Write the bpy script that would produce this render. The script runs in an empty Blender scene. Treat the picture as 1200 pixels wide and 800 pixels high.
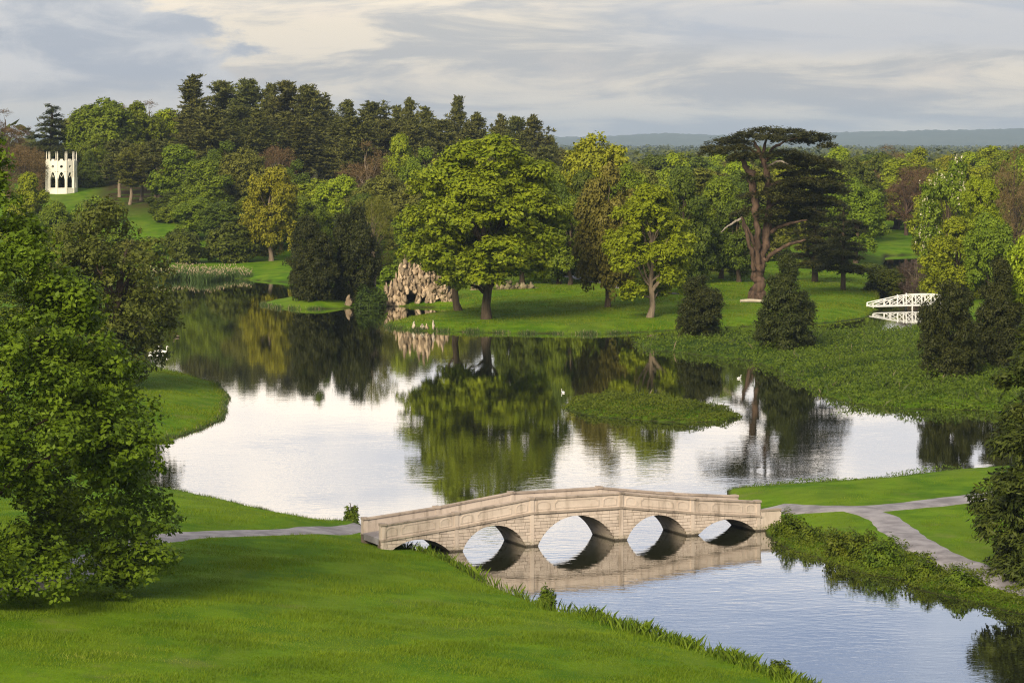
import bpy, math, random
import numpy as np
from mathutils import Vector
R = math.radians
sc = bpy.context.scene
COL = sc.collection

# ------------------------------------------------------------------ camera, sky, sun, exposure
CH, F, HOR = 25.0, 3200.0, 168.0          # eye height over the water, focal length in photo pixels, horizon row
cam_d = bpy.data.cameras.new('camera')
cam = bpy.data.objects.new('camera', cam_d); COL.objects.link(cam)
cam.location = (0, 0, CH); cam.rotation_euler = (R(90), 0, 0)
cam_d.sensor_width = 36; cam_d.lens = F / 1200 * 36
cam_d.shift_y = -(400 - HOR) / 1200
cam_d.clip_start = 0.5; cam_d.clip_end = 60000
sc.camera = cam
sc.view_settings.view_transform = 'Standard'; sc.view_settings.look = 'None'
sc.view_settings.exposure = 0.45; sc.view_settings.gamma = 1.0
sc.view_settings.use_curve_mapping = False
cy = sc.cycles
cy.max_bounces = 5; cy.diffuse_bounces = 2; cy.glossy_bounces = 3; cy.transmission_bounces = 3
cy.transparent_max_bounces = 4; cy.volume_bounces = 0
cy.caustics_reflective = False; cy.caustics_refractive = False
cy.use_denoising = True; cy.denoising_prefilter = 'NONE'; cy.pixel_filter_type = 'BLACKMAN_HARRIS'; cy.filter_width = 1.15
SUN_EL, SUN_AZ = R(30), R(203)             # azimuth clockwise from +Y: behind the camera, to the left

class NT:
    def __init__(s, tree): s.t = tree; s.n = tree.nodes; s.l = tree.links
    def new(s, typ, ins=None, **kw):
        n = s.n.new(typ)
        for k, v in kw.items(): setattr(n, k, v)
        for k, v in (ins or {}).items():
            if isinstance(v, bpy.types.NodeSocket): s.l.new(v, n.inputs[k])
            else: n.inputs[k].default_value = v
        return n
    def math(s, op, a, b=0.0, c=0.0, clamp=False):
        n = s.new('ShaderNodeMath', {0: a, 1: b, 2: c}, operation=op); n.use_clamp = clamp
        return n.outputs[0]
    def mix(s, f, a, b, blend='MIX'):
        n = s.n.new('ShaderNodeMix'); n.data_type = 'RGBA'; n.blend_type = blend
        for k, v in ((0, f), (6, a), (7, b)):
            if isinstance(v, bpy.types.NodeSocket): s.l.new(v, n.inputs[k])
            else: n.inputs[k].default_value = v if k == 0 else (*v, 1)
        return n.outputs[2]
    def ramp(s, f, stops, interp='LINEAR'):
        n = s.new('ShaderNodeValToRGB', {0: f}); cr = n.color_ramp; cr.interpolation = interp
        while len(cr.elements) < len(stops): cr.elements.new(0.5)
        for e, (p, c) in zip(cr.elements, stops):
            e.position = p; e.color = (*c, 1) if len(c) == 3 else c
        return n.outputs[0]
    def smooth(s, v, a, b):
        n = s.new('ShaderNodeMapRange', {0: v, 1: a, 2: b, 3: 0.0, 4: 1.0}, interpolation_type='SMOOTHSTEP')
        return n.outputs[0]
    def noise(s, vec, scale, detail=4, rough=0.55, dist=0.0):
        n = s.new('ShaderNodeTexNoise', {'Vector': vec, 'Scale': scale, 'Detail': detail, 'Roughness': rough, 'Distortion': dist})
        return n.outputs[0]

world = bpy.data.worlds.new('World'); sc.world = world; world.use_nodes = True
w = NT(world.node_tree); w.n.clear()
tc = w.new('ShaderNodeTexCoord')
sep = w.new('ShaderNodeSeparateXYZ', {0: tc.outputs['Generated']})
az = w.math('ARCTAN2', sep.outputs[0], sep.outputs[1])
el = sep.outputs[2]
elp = w.math('MAXIMUM', el, 0.0)
cv = w.new('ShaderNodeCombineXYZ', {0: w.math('MULTIPLY', az, 13.0), 1: w.math('MULTIPLY', elp, 78.0), 2: 0.3}).outputs[0]
cv2 = w.new('ShaderNodeCombineXYZ', {0: w.math('MULTIPLY', az, 26.0), 1: w.math('MULTIPLY', elp, 70.0), 2: 4.3}).outputs[0]
n1 = w.noise(cv, 0.9, 9, 0.62, 0.5)
n2 = w.noise(cv2, 0.9, 9, 0.62, 0.3)
base = w.ramp(w.math('MULTIPLY', elp, 2.5), [(0.0, (.50, .485, .48)), (0.05, (.53, .495, .465)), (0.11, (.60, .545, .485)), (0.14, (.70, .63, .555)),
     (0.19, (1.05, .96, .88)), (0.25, (1.12, 1.01, .91)), (0.345, (1.10, 1.0, .91)), (0.385, (.68, .72, .84)), (0.43, (.44, .51, .68)), (1.0, (.42, .42, .45))])
dark = w.mix(1.0, base, (.66, .70, .80), 'MULTIPLY')
light = w.mix(1.0, base, (1.18, 1.12, 1.02), 'MULTIPLY')
cl = w.mix(w.smooth(n1, 0.41, 0.60), dark, light)
cl = w.mix(w.math('MULTIPLY', w.smooth(n2, 0.52, 0.72), 0.35), cl, w.mix(1.0, base, (1.2, 1.1, 1.02), 'MULTIPLY'))
# heavy grey cloud bank with a billowing edge low in the west
edge = w.math('ADD', w.math('ADD', az, w.math('MULTIPLY', el, 1.3)), w.math('MULTIPLY', w.math('SUBTRACT', n2, 0.5), 0.13))
bank = w.math('MULTIPLY', w.math('SUBTRACT', 1.0, w.smooth(edge, -0.066, -0.046)), w.math('SUBTRACT', 1.0, w.smooth(el, 0.06, 0.11)))
bank = w.math('MULTIPLY', bank, w.smooth(el, 0.005, 0.028))
bcol = w.mix(w.smooth(n2, 0.38, 0.64), (.30, .325, .40), (.50, .49, .51))
cl = w.mix(w.math('MULTIPLY', bank, 0.95), cl, bcol)
# dark streak high right
str_ = w.math('MULTIPLY', w.smooth(w.math('ADD', el, w.math('MULTIPLY', w.math('SUBTRACT', n1, 0.5), 0.03)), 0.027, 0.040), w.smooth(az, 0.0, 0.08))
str_ = w.math('MULTIPLY', str_, w.math('SUBTRACT', 1.0, w.smooth(el, 0.046, 0.064)))
cl = w.mix(w.math('MULTIPLY', str_, 0.7), cl, (.34, .37, .46))
sky = w.new('ShaderNodeTexSky', sky_type='NISHITA')
sky.sun_disc = False; sky.sun_elevation = SUN_EL; sky.sun_rotation = SUN_AZ
skyc = w.mix(1.0, sky.outputs[0], (.10, .10, .10), 'MULTIPLY')
fin = w.mix(0.88, skyc, cl)
bg = w.new('ShaderNodeBackground', {0: fin, 1: 1.0})
w.new('ShaderNodeOutputWorld', {0: bg.outputs[0]})

sd = bpy.data.lights.new('sun', 'SUN'); sd.energy = 4.3; sd.angle = R(24); sd.color = (1.0, .86, .64)
sun = bpy.data.objects.new('sun', sd); COL.objects.link(sun)
_d = Vector((math.sin(SUN_AZ) * math.cos(SUN_EL), math.cos(SUN_AZ) * math.cos(SUN_EL), math.sin(SUN_EL)))
sun.rotation_euler = _d.to_track_quat('Z', 'Y').to_euler(); sun.location = (-60, -60, 60)

# ------------------------------------------------------------------ helpers
def px(x, y, z=0.0):
    Y = (CH - z) * F / (y - HOR); return ((x - 600) / F * Y, Y, z)
def pxd(x, y, Y):
    return ((x - 600) / F * Y, Y, CH - (y - HOR) / F * Y)
def tag(o, label=None, cat=None, group=None, kind=None):
    if label: o['label'] = label
    if cat: o['category'] = cat
    if group: o['group'] = group
    if kind: o['kind'] = kind
    return o
def link(name, me, parent=None, mat=None, loc=None):
    o = bpy.data.objects.new(name, me); COL.objects.link(o)
    if parent is not None: o.parent = parent
    if mat is not None and me is not None:
        if len(me.materials) == 0: me.materials.append(mat)
        if me.materials[0] is not mat:
            o.material_slots[0].link = 'OBJECT'; o.material_slots[0].material = mat
    if loc is not None: o.location = loc
    return o
def empty(name, loc, rz=0.0):
    o = bpy.data.objects.new(name, None); COL.objects.link(o)
    o.location = loc; o.rotation_euler = (0, 0, rz); o.empty_display_size = 0.5
    return o
def np_mesh(name, V, Fc, smooth=False, attrs=None):
    """V (n,3); Fc (m,k) array of equal sized faces, or list of such arrays"""
    V = np.asarray(V, np.float32)
    Fl = [np.asarray(f, np.int32) for f in (Fc if isinstance(Fc, list) else [Fc])]
    me = bpy.data.meshes.new(name)
    me.vertices.add(len(V)); me.vertices.foreach_set('co', V.ravel())
    loops = np.concatenate([f.ravel() for f in Fl])
    tot = np.concatenate([np.full(len(f), f.shape[1], np.int32) for f in Fl])
    start = np.concatenate([[0], np.cumsum(tot)[:-1]]).astype(np.int32)
    me.loops.add(len(loops)); me.loops.foreach_set('vertex_index', loops)
    me.polygons.add(len(tot)); me.polygons.foreach_set('loop_start', start); me.polygons.foreach_set('loop_total', tot)
    if smooth: me.polygons.foreach_set('use_smooth', np.ones(len(tot), bool))
    for k, (dom, val) in (attrs or {}).items():
        a = me.attributes.new(k, 'FLOAT', dom); a.data.foreach_set('value', np.asarray(val, np.float32))
    me.update(calc_edges=True)
    return me
class MB:
    """collects simple solids into one mesh"""
    def __init__(s): s.v = []; s.f = []
    def add(s, v, f):
        b = len(s.v); s.v += [tuple(p) for p in v]; s.f += [tuple(i + b for i in q) for q in f]; return s
    def box(s, x0, x1, y0, y1, z0, z1):
        v = [(x, y, z) for z in (z0, z1) for y in (y0, y1) for x in (x0, x1)]
        return s.add(v, [(0, 2, 3, 1), (4, 5, 7, 6), (0, 1, 5, 4), (2, 6, 7, 3), (0, 4, 6, 2), (1, 3, 7, 5)])
    def bar(s, p, q, wd, ht):
        p, q = Vector(p), Vector(q); d = (q - p).normalized()
        up = Vector((0, 0, 1)) if abs(d.z) < .95 else Vector((1, 0, 0))
        sx = d.cross(up).normalized() * wd / 2; sz = d.cross(sx).normalized() * ht / 2
        v = [e + a * sx + b * sz for e in (p, q) for a, b in ((-1, -1), (1, -1), (1, 1), (-1, 1))]
        return s.add(v, [(3, 2, 1, 0), (4, 5, 6, 7), (0, 1, 5, 4), (1, 2, 6, 5), (2, 3, 7, 6), (3, 0, 4, 7)])
    def prism(s, poly, y0, y1):
        """poly in x,z extruded along y"""
        n = len(poly); v = [(x, y0, z) for x, z in poly] + [(x, y1, z) for x, z in poly]
        return s.add(v, [tuple(range(n)), tuple(range(2 * n - 1, n - 1, -1))] + [(i, n + i, n + (i + 1) % n, (i + 1) % n) for i in range(n)])
    def tube(s, pts, rad, n=6):
        V, Q = tube_np(pts, rad, n); return s.add(V.tolist(), Q.tolist())
    def build(s, name, mat=None, parent=None, smooth=False, loc=None):
        me = bpy.data.meshes.new(name); me.from_pydata(s.v, [], s.f)
        if smooth: me.polygons.foreach_set('use_smooth', [True] * len(me.polygons))
        me.update()
        return link(name, me, parent, mat, loc)
def tube_np(pts, rad, n=6):
    P = np.asarray(pts, float); r = np.asarray(rad, float); m = len(P)
    T = np.gradient(P, axis=0); T /= np.linalg.norm(T, axis=1)[:, None] + 1e-9
    ref = np.array([0.31, 0.95, 0.05]) if abs(T[:, 1]).mean() < .8 else np.array([1., 0, 0])
    A = np.cross(T, ref); A /= np.linalg.norm(A, axis=1)[:, None] + 1e-9
    B = np.cross(T, A)
    a = np.arange(n) * 2 * np.pi / n
    V = P[:, None, :] + r[:, None, None] * (np.cos(a)[None, :, None] * A[:, None] + np.sin(a)[None, :, None] * B[:, None])
    V = V.reshape(-1, 3)
    i = np.arange(m - 1)[:, None] * n; j = np.arange(n)[None]; k = (j + 1) % n
    Q = np.stack([i + j, i + k, i + n + k, i + n + j], -1).reshape(-1, 4)
    return V, Q
def merge(parts):
    V = []; Q = []; b = 0
    for v, q in parts:
        V.append(v); Q.append(q + b); b += len(v)
    return np.concatenate(V), np.concatenate(Q)
def sstep(v, a, b):
    t = np.clip((v - a) / (b - a), 0, 1); return t * t * (3 - 2 * t)
def wob(X, Y, s, ph=0.0):
    return (np.sin(X / s * 1.7 + ph) * np.cos(Y / s * 1.3 + 2 * ph) + .6 * np.sin(X / s * 3.1 - Y / s * 2.3 + 3 * ph) + .4 * np.sin(Y / s * 5.3 + X / s * 1.1 + ph)) / 2

# ------------------------------------------------------------------ terrain
LAKE_PX = [(930,800),(905,790),(880,783),(840,768),(800,757),(740,740),(700,724),(650,718),(615,703),(570,685),(530,661),(500,650),(466,639),(443,630),(418,613),(380,611),(320,601),(260,586),
 (215,577),(170,568),(140,548),(150,527),(200,514),(240,502),(262,490),(268,465),(255,450),(220,440),(180,430),(163,416),(150,395),(140,365),(135,340),(150,328),
 (200,327),(270,326),(290,328),(335,331),(380,338),(430,345),(447,357),(480,360),(535,361),(520,367),(480,372),(455,379),(450,383),(480,387),(540,389),(620,391),(700,391.5),
 (740,390),(800,386),(870,383),(930,381),(985,377),(1015,372),(1030,362),(1032,350),(1028,335),(1032,315),(1038,300),(1100,297),(1180,297),(1180,325),(1120,348),(1108,372),
 (1080,386),(1040,391),(1000,391),(955,392),(900,392),(840,394),(790,396),(742,400),(760,409),(820,416),(870,421),(900,429),(940,447),(970,466),(1000,473),(1060,479),
 (1150,481),(1300,490),(1300,538),(1130,551),(1080,556),(1040,561),(950,567),(890,571),(852,575),(856,588),(880,606),(897,624),(908,634),(925,645),(960,655),(1000,670),(1050,678),
 (1080,692),(1120,701),(1160,711),(1200,720),(1320,745),(1450,860),(1450,960),(1150,960),(1000,840)]
PEN_PX = [(305,357),(325,361),(350,362.5),(390,362),(412,361),(430,357),(440,351),(425,348),(400,346),(350,349),(320,352)]
ISL_PX = [(660,478),(690,487),(740,492),(800,495),(850,494),(868,489),(850,481),(800,474),(750,467),(715,464),(690,466),(670,471)]
def topoly(P): return np.array([px(x, y)[:2] for x, y in P])
def psdf(poly, X, Y):
    d = np.full(X.shape, 1e9); ins = np.zeros(X.shape, bool); n = len(poly)
    for i in range(n):
        (ax, ay), (bx, by) = poly[i], poly[(i + 1) % n]
        ex, ey = bx - ax, by - ay; wx, wy = X - ax, Y - ay
        t = np.clip((wx * ex + wy * ey) / (ex * ex + ey * ey + 1e-12), 0, 1)
        d = np.minimum(d, (wx - t * ex) ** 2 + (wy - t * ey) ** 2)
        c = ((ay > Y) != (by > Y)) & (X < (bx - ax) * (Y - ay) / (by - ay + 1e-12) + ax)
        ins ^= c
    d = np.sqrt(d); return np.where(ins, -d, d)
LAKE, PEN, ISL = topoly(LAKE_PX), topoly(PEN_PX), topoly(ISL_PX)
def shore(X, Y):
    X = np.asarray(X, float); Y = np.asarray(Y, float)
    d = psdf(LAKE, X, Y)
    d = np.where(Y < 750, d, 200.0)
    d = np.maximum(d, -psdf(PEN, X, Y)); d = np.maximum(d, -psdf(ISL, X, Y))
    return d + .25 * wob(X, Y, 4.0) * np.clip(Y / 300, .5, 1.2)
def ground(X, Y, d=None):
    X = np.asarray(X, float); Y = np.asarray(Y, float)
    if d is None: d = shore(X, Y)
    dd = np.maximum(d, 0)
    h = .22 * sstep(d, 0, .5) + .62 * sstep(d, .3, 6.0)
    # near lawn on the left
    m = (1 - sstep(X + .35 * (Y - 126), 2, 30)) * (1 - sstep(Y, 165, 215))
    lawn = .085 * np.maximum(dd - 3, 0) * (1 - .0 * X) 
    h += m * np.minimum(lawn, 9) 
    # left promontory
    m2 = sstep(Y, 185, 225) * (1 - sstep(Y, 400, 470)) * (1 - sstep(X, -45, -20))
    h += m2 * .05 * np.minimum(dd, 60)
    # far slopes
    far = sstep(Y, 340, 420)
    h += far * np.minimum(.03 * dd, 2.2)
    hill = 13.2 * sstep(Y, 535, 700) * (1 - .72 * sstep(X, -75, 10)) * (1 - .9 * sstep(X, 5, 60)) * (1 - .8 * sstep(Y, 820, 1200))
    h += hill
    h += .12 * wob(X, Y, 9.0, 1.0) * sstep(d, 1, 6) + .5 * wob(X, Y, 60.0, 2.0) * sstep(d, 8, 40)
    # hill under the photographer
    k = 22.5 - .27 * np.abs(Y + .25 * np.abs(X)) if False else 22.5 - .27 * np.sqrt(np.maximum(Y, -40) ** 2 + .05 * X ** 2)
    h = np.maximum(h, k)
    bed = -1.6 * sstep(-d, 0, 3.5)
    return np.where(d > 0, h, bed)
def gz(x, y): return float(ground(np.array([x]), np.array([y]))[0])
def solve(xp, yp):
    """ground point seen at photo pixel"""
    Ys = np.concatenate([np.arange(80, 400, .5), np.arange(400, 900, 2.0)])
    Xs = (xp - 600) / F * Ys; g = ground(Xs, Ys); ray = CH - (yp - HOR) / F * Ys
    i = np.argmax(ray <= g); return (Xs[i], Ys[i], g[i])

ys = np.concatenate([[-300, -150, -60, -20], np.arange(0, 95, 4.0)])
rows = 168 + 80000 / 95.0
yy = []; y = rows
while y > 268: yy.append(80000 / (y - 168)); y -= (2.6 if y > 830 else (1.15 if y > 470 else .9))
Yl = np.concatenate([ys, yy]); last = Yl[-1]
Yl = np.concatenate([Yl, last * np.cumprod(np.full(72, 1.044))])
cols = np.concatenate([np.linspace(-5200, -420, 26), np.arange(-300, 1500, 6.4), np.linspace(1620, 6400, 26)])
YY, CC = np.meshgrid(Yl, cols, indexing='ij')
XX = (CC - 600) / F * np.maximum(YY, 130)
dS = shore(XX.ravel(), YY.ravel())
ZZ = ground(XX.ravel(), YY.ravel(), dS)
V = np.stack([XX.ravel(), YY.ravel(), ZZ], 1)
nr, nc_ = XX.shape
ii, jj = np.meshgrid(np.arange(nr - 1), np.arange(nc_ - 1), indexing='ij')
q = (ii * nc_ + jj).ravel(); Q = np.stack([q, q + 1, q + nc_ + 1, q + nc_], 1)
PX = CC.ravel(); Yr = YY.ravel()
litter = np.clip(sstep(Yr, 590, 640) * sstep(PX, 95, 135) * (1 - sstep(PX, 880, 960)) + sstep(Yr, 470, 500) * sstep(PX, 640, 670) * (1 - sstep(PX, 860, 900)) * .8, 0, 1)
litter = np.where(Yr > 1000, 0.0, litter)
mud = (1 - sstep(dS, .0, .42))
marsh = sstep(Yr, 255, 285) * sstep(PX, 720, 760) * (1 - sstep(Yr, 352, 362)) * sstep(dS, 0, 1)
terr = np_mesh('ground', V, Q, True, {'litter': ('POINT', litter), 'mud': ('POINT', mud), 'marsh': ('POINT', marsh)})

# ------------------------------------------------------------------ materials
def mat(name):
    m = bpy.data.materials.new(name); m.use_nodes = True; t = NT(m.node_tree); t.n.clear(); return m, t
def out(t, sh): t.new('ShaderNodeOutputMaterial', {0: sh})
def pos(t): return t.new('ShaderNodeNewGeometry').outputs['Position']
def ground_mat():
    m, t = mat('meadow'); p = pos(t)
    big = t.noise(p, .035, 3); mid = t.noise(p, .3, 4, .6); fine = t.noise(p, 5.0, 3, .7); fine = t.math('MULTIPLY', t.math('ADD', fine, t.noise(p, 1.1, 4, .7)), .5)
    mp = t.new('ShaderNodeMapping', {0: p, 'Scale': (.5, .12, 1), 'Rotation': (0, 0, .45)}).outputs[0]
    stripe = t.noise(mp, .5, 3)
    c = t.mix(t.smooth(mid, .35, .68), (.056, .130, .004), (.120, .215, .007))
    c = t.mix(t.math('MULTIPLY', t.smooth(stripe, .45, .65), .5), c, (.135, .195, .012))
    c = t.mix(t.math('MULTIPLY', t.smooth(big, .5, .7), .35), c, (.13, .155, .024))
    worn = t.noise(p, .16, 5, .65)
    c = t.mix(t.math('MULTIPLY', t.smooth(worn, .58, .70), .55), c, (.155, .175, .045))
    c = t.mix(t.math('MULTIPLY', t.smooth(fine, .45, .75), .45), c, (.030, .070, .005))
    lit = t.new('ShaderNodeAttribute', attribute_name='litter').outputs['Fac']
    mudf = t.new('ShaderNodeAttribute', attribute_name='mud').outputs['Fac']
    mar = t.new('ShaderNodeAttribute', attribute_name='marsh').outputs['Fac']
    c = t.mix(t.math('MULTIPLY', mar, .85), c, (.020, .042, .007))
    c = t.mix(t.math('MULTIPLY', lit, t.smooth(mid, .25, .55)), c, (.05, .035, .018))
    c = t.mix(mudf, c, (.028, .022, .013))
    b = t.new('ShaderNodeBump', {'Height': t.math('ADD', fine, t.math('MULTIPLY', mid, 2.0)), 'Strength': .5, 'Distance': .12})
    s = t.new('ShaderNodeBsdfPrincipled', {'Base Color': c, 'Roughness': .85, 'Normal': b.outputs[0], 'Specular IOR Level': .05})
    out(t, s.outputs[0]); return m
def leaf_mat(name, dark, light, trans=.20, accent=None, gloss=.5):
    m, t = mat(name)
    a = t.new('ShaderNodeAttribute', attribute_name='tone').outputs['Fac']
    rnd = t.new('ShaderNodeObjectInfo').outputs['Random']
    c = t.mix(a, dark, light)
    if accent: c = t.mix(t.smooth(a, .80, .97), c, accent)
    hs = t.new('ShaderNodeHueSaturation', {'Hue': t.math('ADD', .468, t.math('MULTIPLY', rnd, .030)), 'Value': t.math('ADD', .90, t.math('MULTIPLY', rnd, .34)), 'Color': c})
    c = hs.outputs[0]
    d = t.new('ShaderNodeBsdfPrincipled', {'Base Color': c, 'Roughness': gloss, 'Specular IOR Level': .12})
    tr = t.new('ShaderNodeBsdfTranslucent', {0: t.mix(1.0, c, (1.25, 1.15, .5), 'MULTIPLY')})
    s = t.new('ShaderNodeMixShader', {0: trans, 1: d.outputs[0], 2: tr.outputs[0]})
    out(t, s.outputs[0]); return m
def bark_mat(name, a, b, sc_=3.0):
    m, t = mat(name); tcx = t.new('ShaderNodeTexCoord').outputs['Object']
    mp = t.new('ShaderNodeMapping', {0: tcx, 'Scale': (1, 1, .18)}).outputs[0]
    n = t.noise(mp, sc_, 5, .65)
    bmp = t.new('ShaderNodeBump', {'Height': n, 'Strength': .8, 'Distance': .15})
    s = t.new('ShaderNodeBsdfPrincipled', {'Base Color': t.mix(t.smooth(n, .3, .7), a, b), 'Roughness': .9, 'Normal': bmp.outputs[0], 'Specular IOR Level': .1})
    out(t, s.outputs[0]); return m
def plain_mat(name, a, b, scale=2.0, rough=.8, bump=.3, spots=None):
    m, t = mat(name); p = t.new('ShaderNodeTexCoord').outputs['Object']
    n = t.noise(p, scale, 5, .6); f = t.noise(p, scale * 9, 4, .7)
    c = t.mix(t.smooth(n, .3, .7), a, b)
    if spots: c = t.mix(t.math('MULTIPLY', t.smooth(f, .55, .75), .6), c, spots)
    bmp = t.new('ShaderNodeBump', {'Height': f, 'Strength': bump, 'Distance': .03})
    s = t.new('ShaderNodeBsdfPrincipled', {'Base Color': c, 'Roughness': rough, 'Normal': bmp.outputs[0], 'Specular IOR Level': .25})
    out(t, s.outputs[0]); return m
def stone_mat(name, a, b, stain, vary=.12):
    m, t = mat(name); p = pos(t); rnd = t.new('ShaderNodeObjectInfo').outputs['Random']
    n = t.noise(p, .9, 5, .6); f = t.noise(p, 14, 4, .7)
    mp = t.new('ShaderNodeMapping', {0: p, 'Scale': (1.6, 1.6, .25)}).outputs[0]
    drip = t.noise(mp, 1.4, 4, .6)
    c = t.mix(t.smooth(n, .3, .7), a, b)
    c = t.mix(t.math('MULTIPLY', t.smooth(drip, .50, .72), .7), c, stain)
    c = t.mix(t.math('MULTIPLY', t.smooth(f, .5, .8), .25), c, stain)
    z = t.new('ShaderNodeSeparateXYZ', {0: p}).outputs[2]
    wet = t.math('SUBTRACT', 1.0, t.smooth(t.math('ADD', z, t.math('MULTIPLY', t.math('SUBTRACT', n, .5), .15)), .05, .16))
    alg = t.math('MULTIPLY', t.math('SUBTRACT', 1.0, t.smooth(t.math('ADD', z, t.math('MULTIPLY', t.math('SUBTRACT', drip, .5), .6)), .10, .50)), t.smooth(f, .35, .6))
    c = t.mix(t.math('MULTIPLY', alg, .6), c, (.16, .155, .075))
    lich = t.noise(p, 3.1, 5, .7)
    c = t.mix(t.math('MULTIPLY', t.smooth(lich, .58, .68), .45), c, (.36, .33, .27))
    c = t.mix(t.math('MULTIPLY', wet, .85), c, (.035, .03, .022))
    hs = t.new('ShaderNodeHueSaturation', {'Value': t.math('ADD', 1 - vary, t.math('MULTIPLY', rnd, 2 * vary)), 'Color': c})
    bmp = t.new('ShaderNodeBump', {'Height': f, 'Strength': .35, 'Distance': .02})
    s = t.new('ShaderNodeBsdfPrincipled', {'Base Color': hs.outputs[0], 'Roughness': .85, 'Normal': bmp.outputs[0], 'Specular IOR Level': .15})
    out(t, s.outputs[0]); return m
def water_mat():
    m, t = mat('lake_water'); p = pos(t)
    mp = t.new('ShaderNodeMapping', {0: p, 'Scale': (.55, 1.0, 1), 'Rotation': (0, 0, -.25)}).outputs[0]
    big = t.noise(p, .045, 3, .5); r1 = t.noise(mp, 1.6, 3, .55, .3); r2 = t.noise(mp, .28, 2, .5)
    wind = t.smooth(t.math('ADD', t.new('ShaderNodeSeparateXYZ', {0: p}).outputs[1], t.math('MULTIPLY', big, 120.0)), 330.0, 250.0)
    amp = t.math('ADD', .16, t.math('MULTIPLY', t.math('MULTIPLY', t.smooth(big, .36, .56), .62), wind))
    hgt = t.math('MULTIPLY', t.math('ADD', r1, t.math('MULTIPLY', r2, 1.2)), amp)
    b = t.new('ShaderNodeBump', {'Height': hgt, 'Strength': 1.0, 'Distance': .010})
    g = t.new('ShaderNodeBsdfGlossy', {'Color': (.93, .93, .93, 1), 'Roughness': .02, 'Normal': b.outputs[0]})
    d = t.new('ShaderNodeBsdfDiffuse', {'Color': (.022, .026, .012, 1)})
    fr = t.new('ShaderNodeFresnel', {'IOR': 1.33, 'Normal': b.outputs[0]}).outputs[0]
    f = t.math('ADD', .42, t.math('MULTIPLY', fr, .75), clamp=True)
    s = t.new('ShaderNodeMixShader', {0: f, 1: d.outputs[0], 2: g.outputs[0]})
    out(t, s.outputs[0]); return m

M = {}
M['ground'] = ground_mat(); M['water'] = water_mat()
M['path'] = plain_mat('path_gravel', (.17, .155, .16), (.33, .31, .32), .7, .6, .6, (.12, .105, .10))
M['stone'] = stone_mat('bridge_stone', (.53, .445, .38), (.62, .53, .46), (.28, .225, .18))
M['stone_d'] = stone_mat('joint_mortar', (.14, .105, .08), (.18, .14, .11), (.09, .07, .05))
M['cap'] = stone_mat('coping_stone', (.31, .255, .215), (.43, .355, .295), (.14, .115, .095))
M['temple'] = plain_mat('temple_plaster', (.80, .75, .63), (.84, .81, .71), .8, .8, .2, (.48, .43, .32))
M['white'] = plain_mat('white_paint', (.78, .78, .74), (.82, .82, .79), 2, .5, .1)
M['rock'] = stone_mat('tufa_rock', (.30, .225, .145), (.47, .37, .255), (.08, .055, .038), .5)
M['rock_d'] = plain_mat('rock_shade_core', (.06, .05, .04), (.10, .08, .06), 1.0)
M['log'] = plain_mat('bleached_log', (.42, .36, .27), (.55, .48, .38), 2)
M['bark'] = bark_mat('brown_bark', (.055, .04, .028), (.12, .09, .06))
M['bark_d'] = bark_mat('dark_bark', (.03, .022, .016), (.06, .045, .032))
M['bark_p'] = bark_mat('pale_bark', (.16, .125, .09), (.28, .22, .16))
M['bark_c'] = bark_mat('cedar_bark', (.040, .028, .021), (.135, .088, .062), 1.6)
M['bark_w'] = bark_mat('bleached_limb', (.20, .17, .14), (.34, .30, .25))
L = {}
L['fresh'] = leaf_mat('leaf_fresh_green', (0.105, 0.166, 0.008), (0.236, 0.312, 0.014))
L['oak'] = leaf_mat('leaf_oak_green', (0.084, 0.154, 0.007), (0.211, 0.302, 0.012))
L['lime'] = leaf_mat('leaf_bright_lime', (0.130, 0.205, 0.008), (0.260, 0.370, 0.018), .38)
L['mid'] = leaf_mat('leaf_mid_green', (0.064, 0.111, 0.008), (0.156, 0.223, 0.014))
L['deep'] = leaf_mat('leaf_deep_green', (0.040, 0.071, 0.008), (0.100, 0.145, 0.015))
L['near'] = leaf_mat('leaf_near_tree', (0.041, 0.082, 0.005), (0.120, 0.193, 0.011), .25)
L['yellow'] = leaf_mat('leaf_yellow_green', (0.138, 0.169, 0.010), (0.250, 0.281, 0.018))
L['olive'] = leaf_mat('leaf_olive', (0.078, 0.091, 0.014), (0.150, 0.169, 0.025))
L['brown'] = leaf_mat('leaf_bud_brown', (0.098, 0.069, 0.028), (0.163, 0.125, 0.050))
L['copper'] = leaf_mat('leaf_copper', (.085, .080, .013), (.165, .150, .026))
L['oldoak'] = leaf_mat('leaf_old_oak', (0.054, 0.084, 0.014), (0.113, 0.157, 0.024))
L['pine'] = leaf_mat('needles_pine', (0.041, 0.053, 0.011), (0.120, 0.134, 0.029), .08)
L['cedar'] = leaf_mat('needles_cedar', (0.021, 0.031, 0.009), (0.072, 0.081, 0.020), .08)
L['yew'] = leaf_mat('needles_yew', (0.014, 0.022, 0.005), (0.045, 0.056, 0.010), .08)
L['yewg'] = leaf_mat('needles_near_yew', (0.021, 0.041, 0.008), (0.068, 0.101, 0.014), .12)
L['twig'] = leaf_mat('bare_twigs', (.075, .058, .040), (.15, .12, .085), .0)
L['reed'] = leaf_mat('reed_leaf', (.035, .070, .018), (.085, .125, .035), .2, accent=(.27, .22, .14))
L['grass'] = leaf_mat('grass_blade', (0.067, 0.132, 0.006), (0.154, 0.239, 0.013), .25, accent=(0.244, 0.281, 0.055))
L['iris'] = leaf_mat('iris_blade', (0.046, 0.120, 0.008), (0.137, 0.240, 0.020), .25)
L['herb'] = leaf_mat('waterside_herb', (0.035, 0.072, 0.006), (0.115, 0.174, 0.014), .25)
L['blossom'] = leaf_mat('cream_blossom', (.55, .52, .34), (.72, .70, .52), .2)
L['ivy'] = leaf_mat('ivy_leaf', (.018, .045, .008), (.05, .10, .015), .15)

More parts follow.
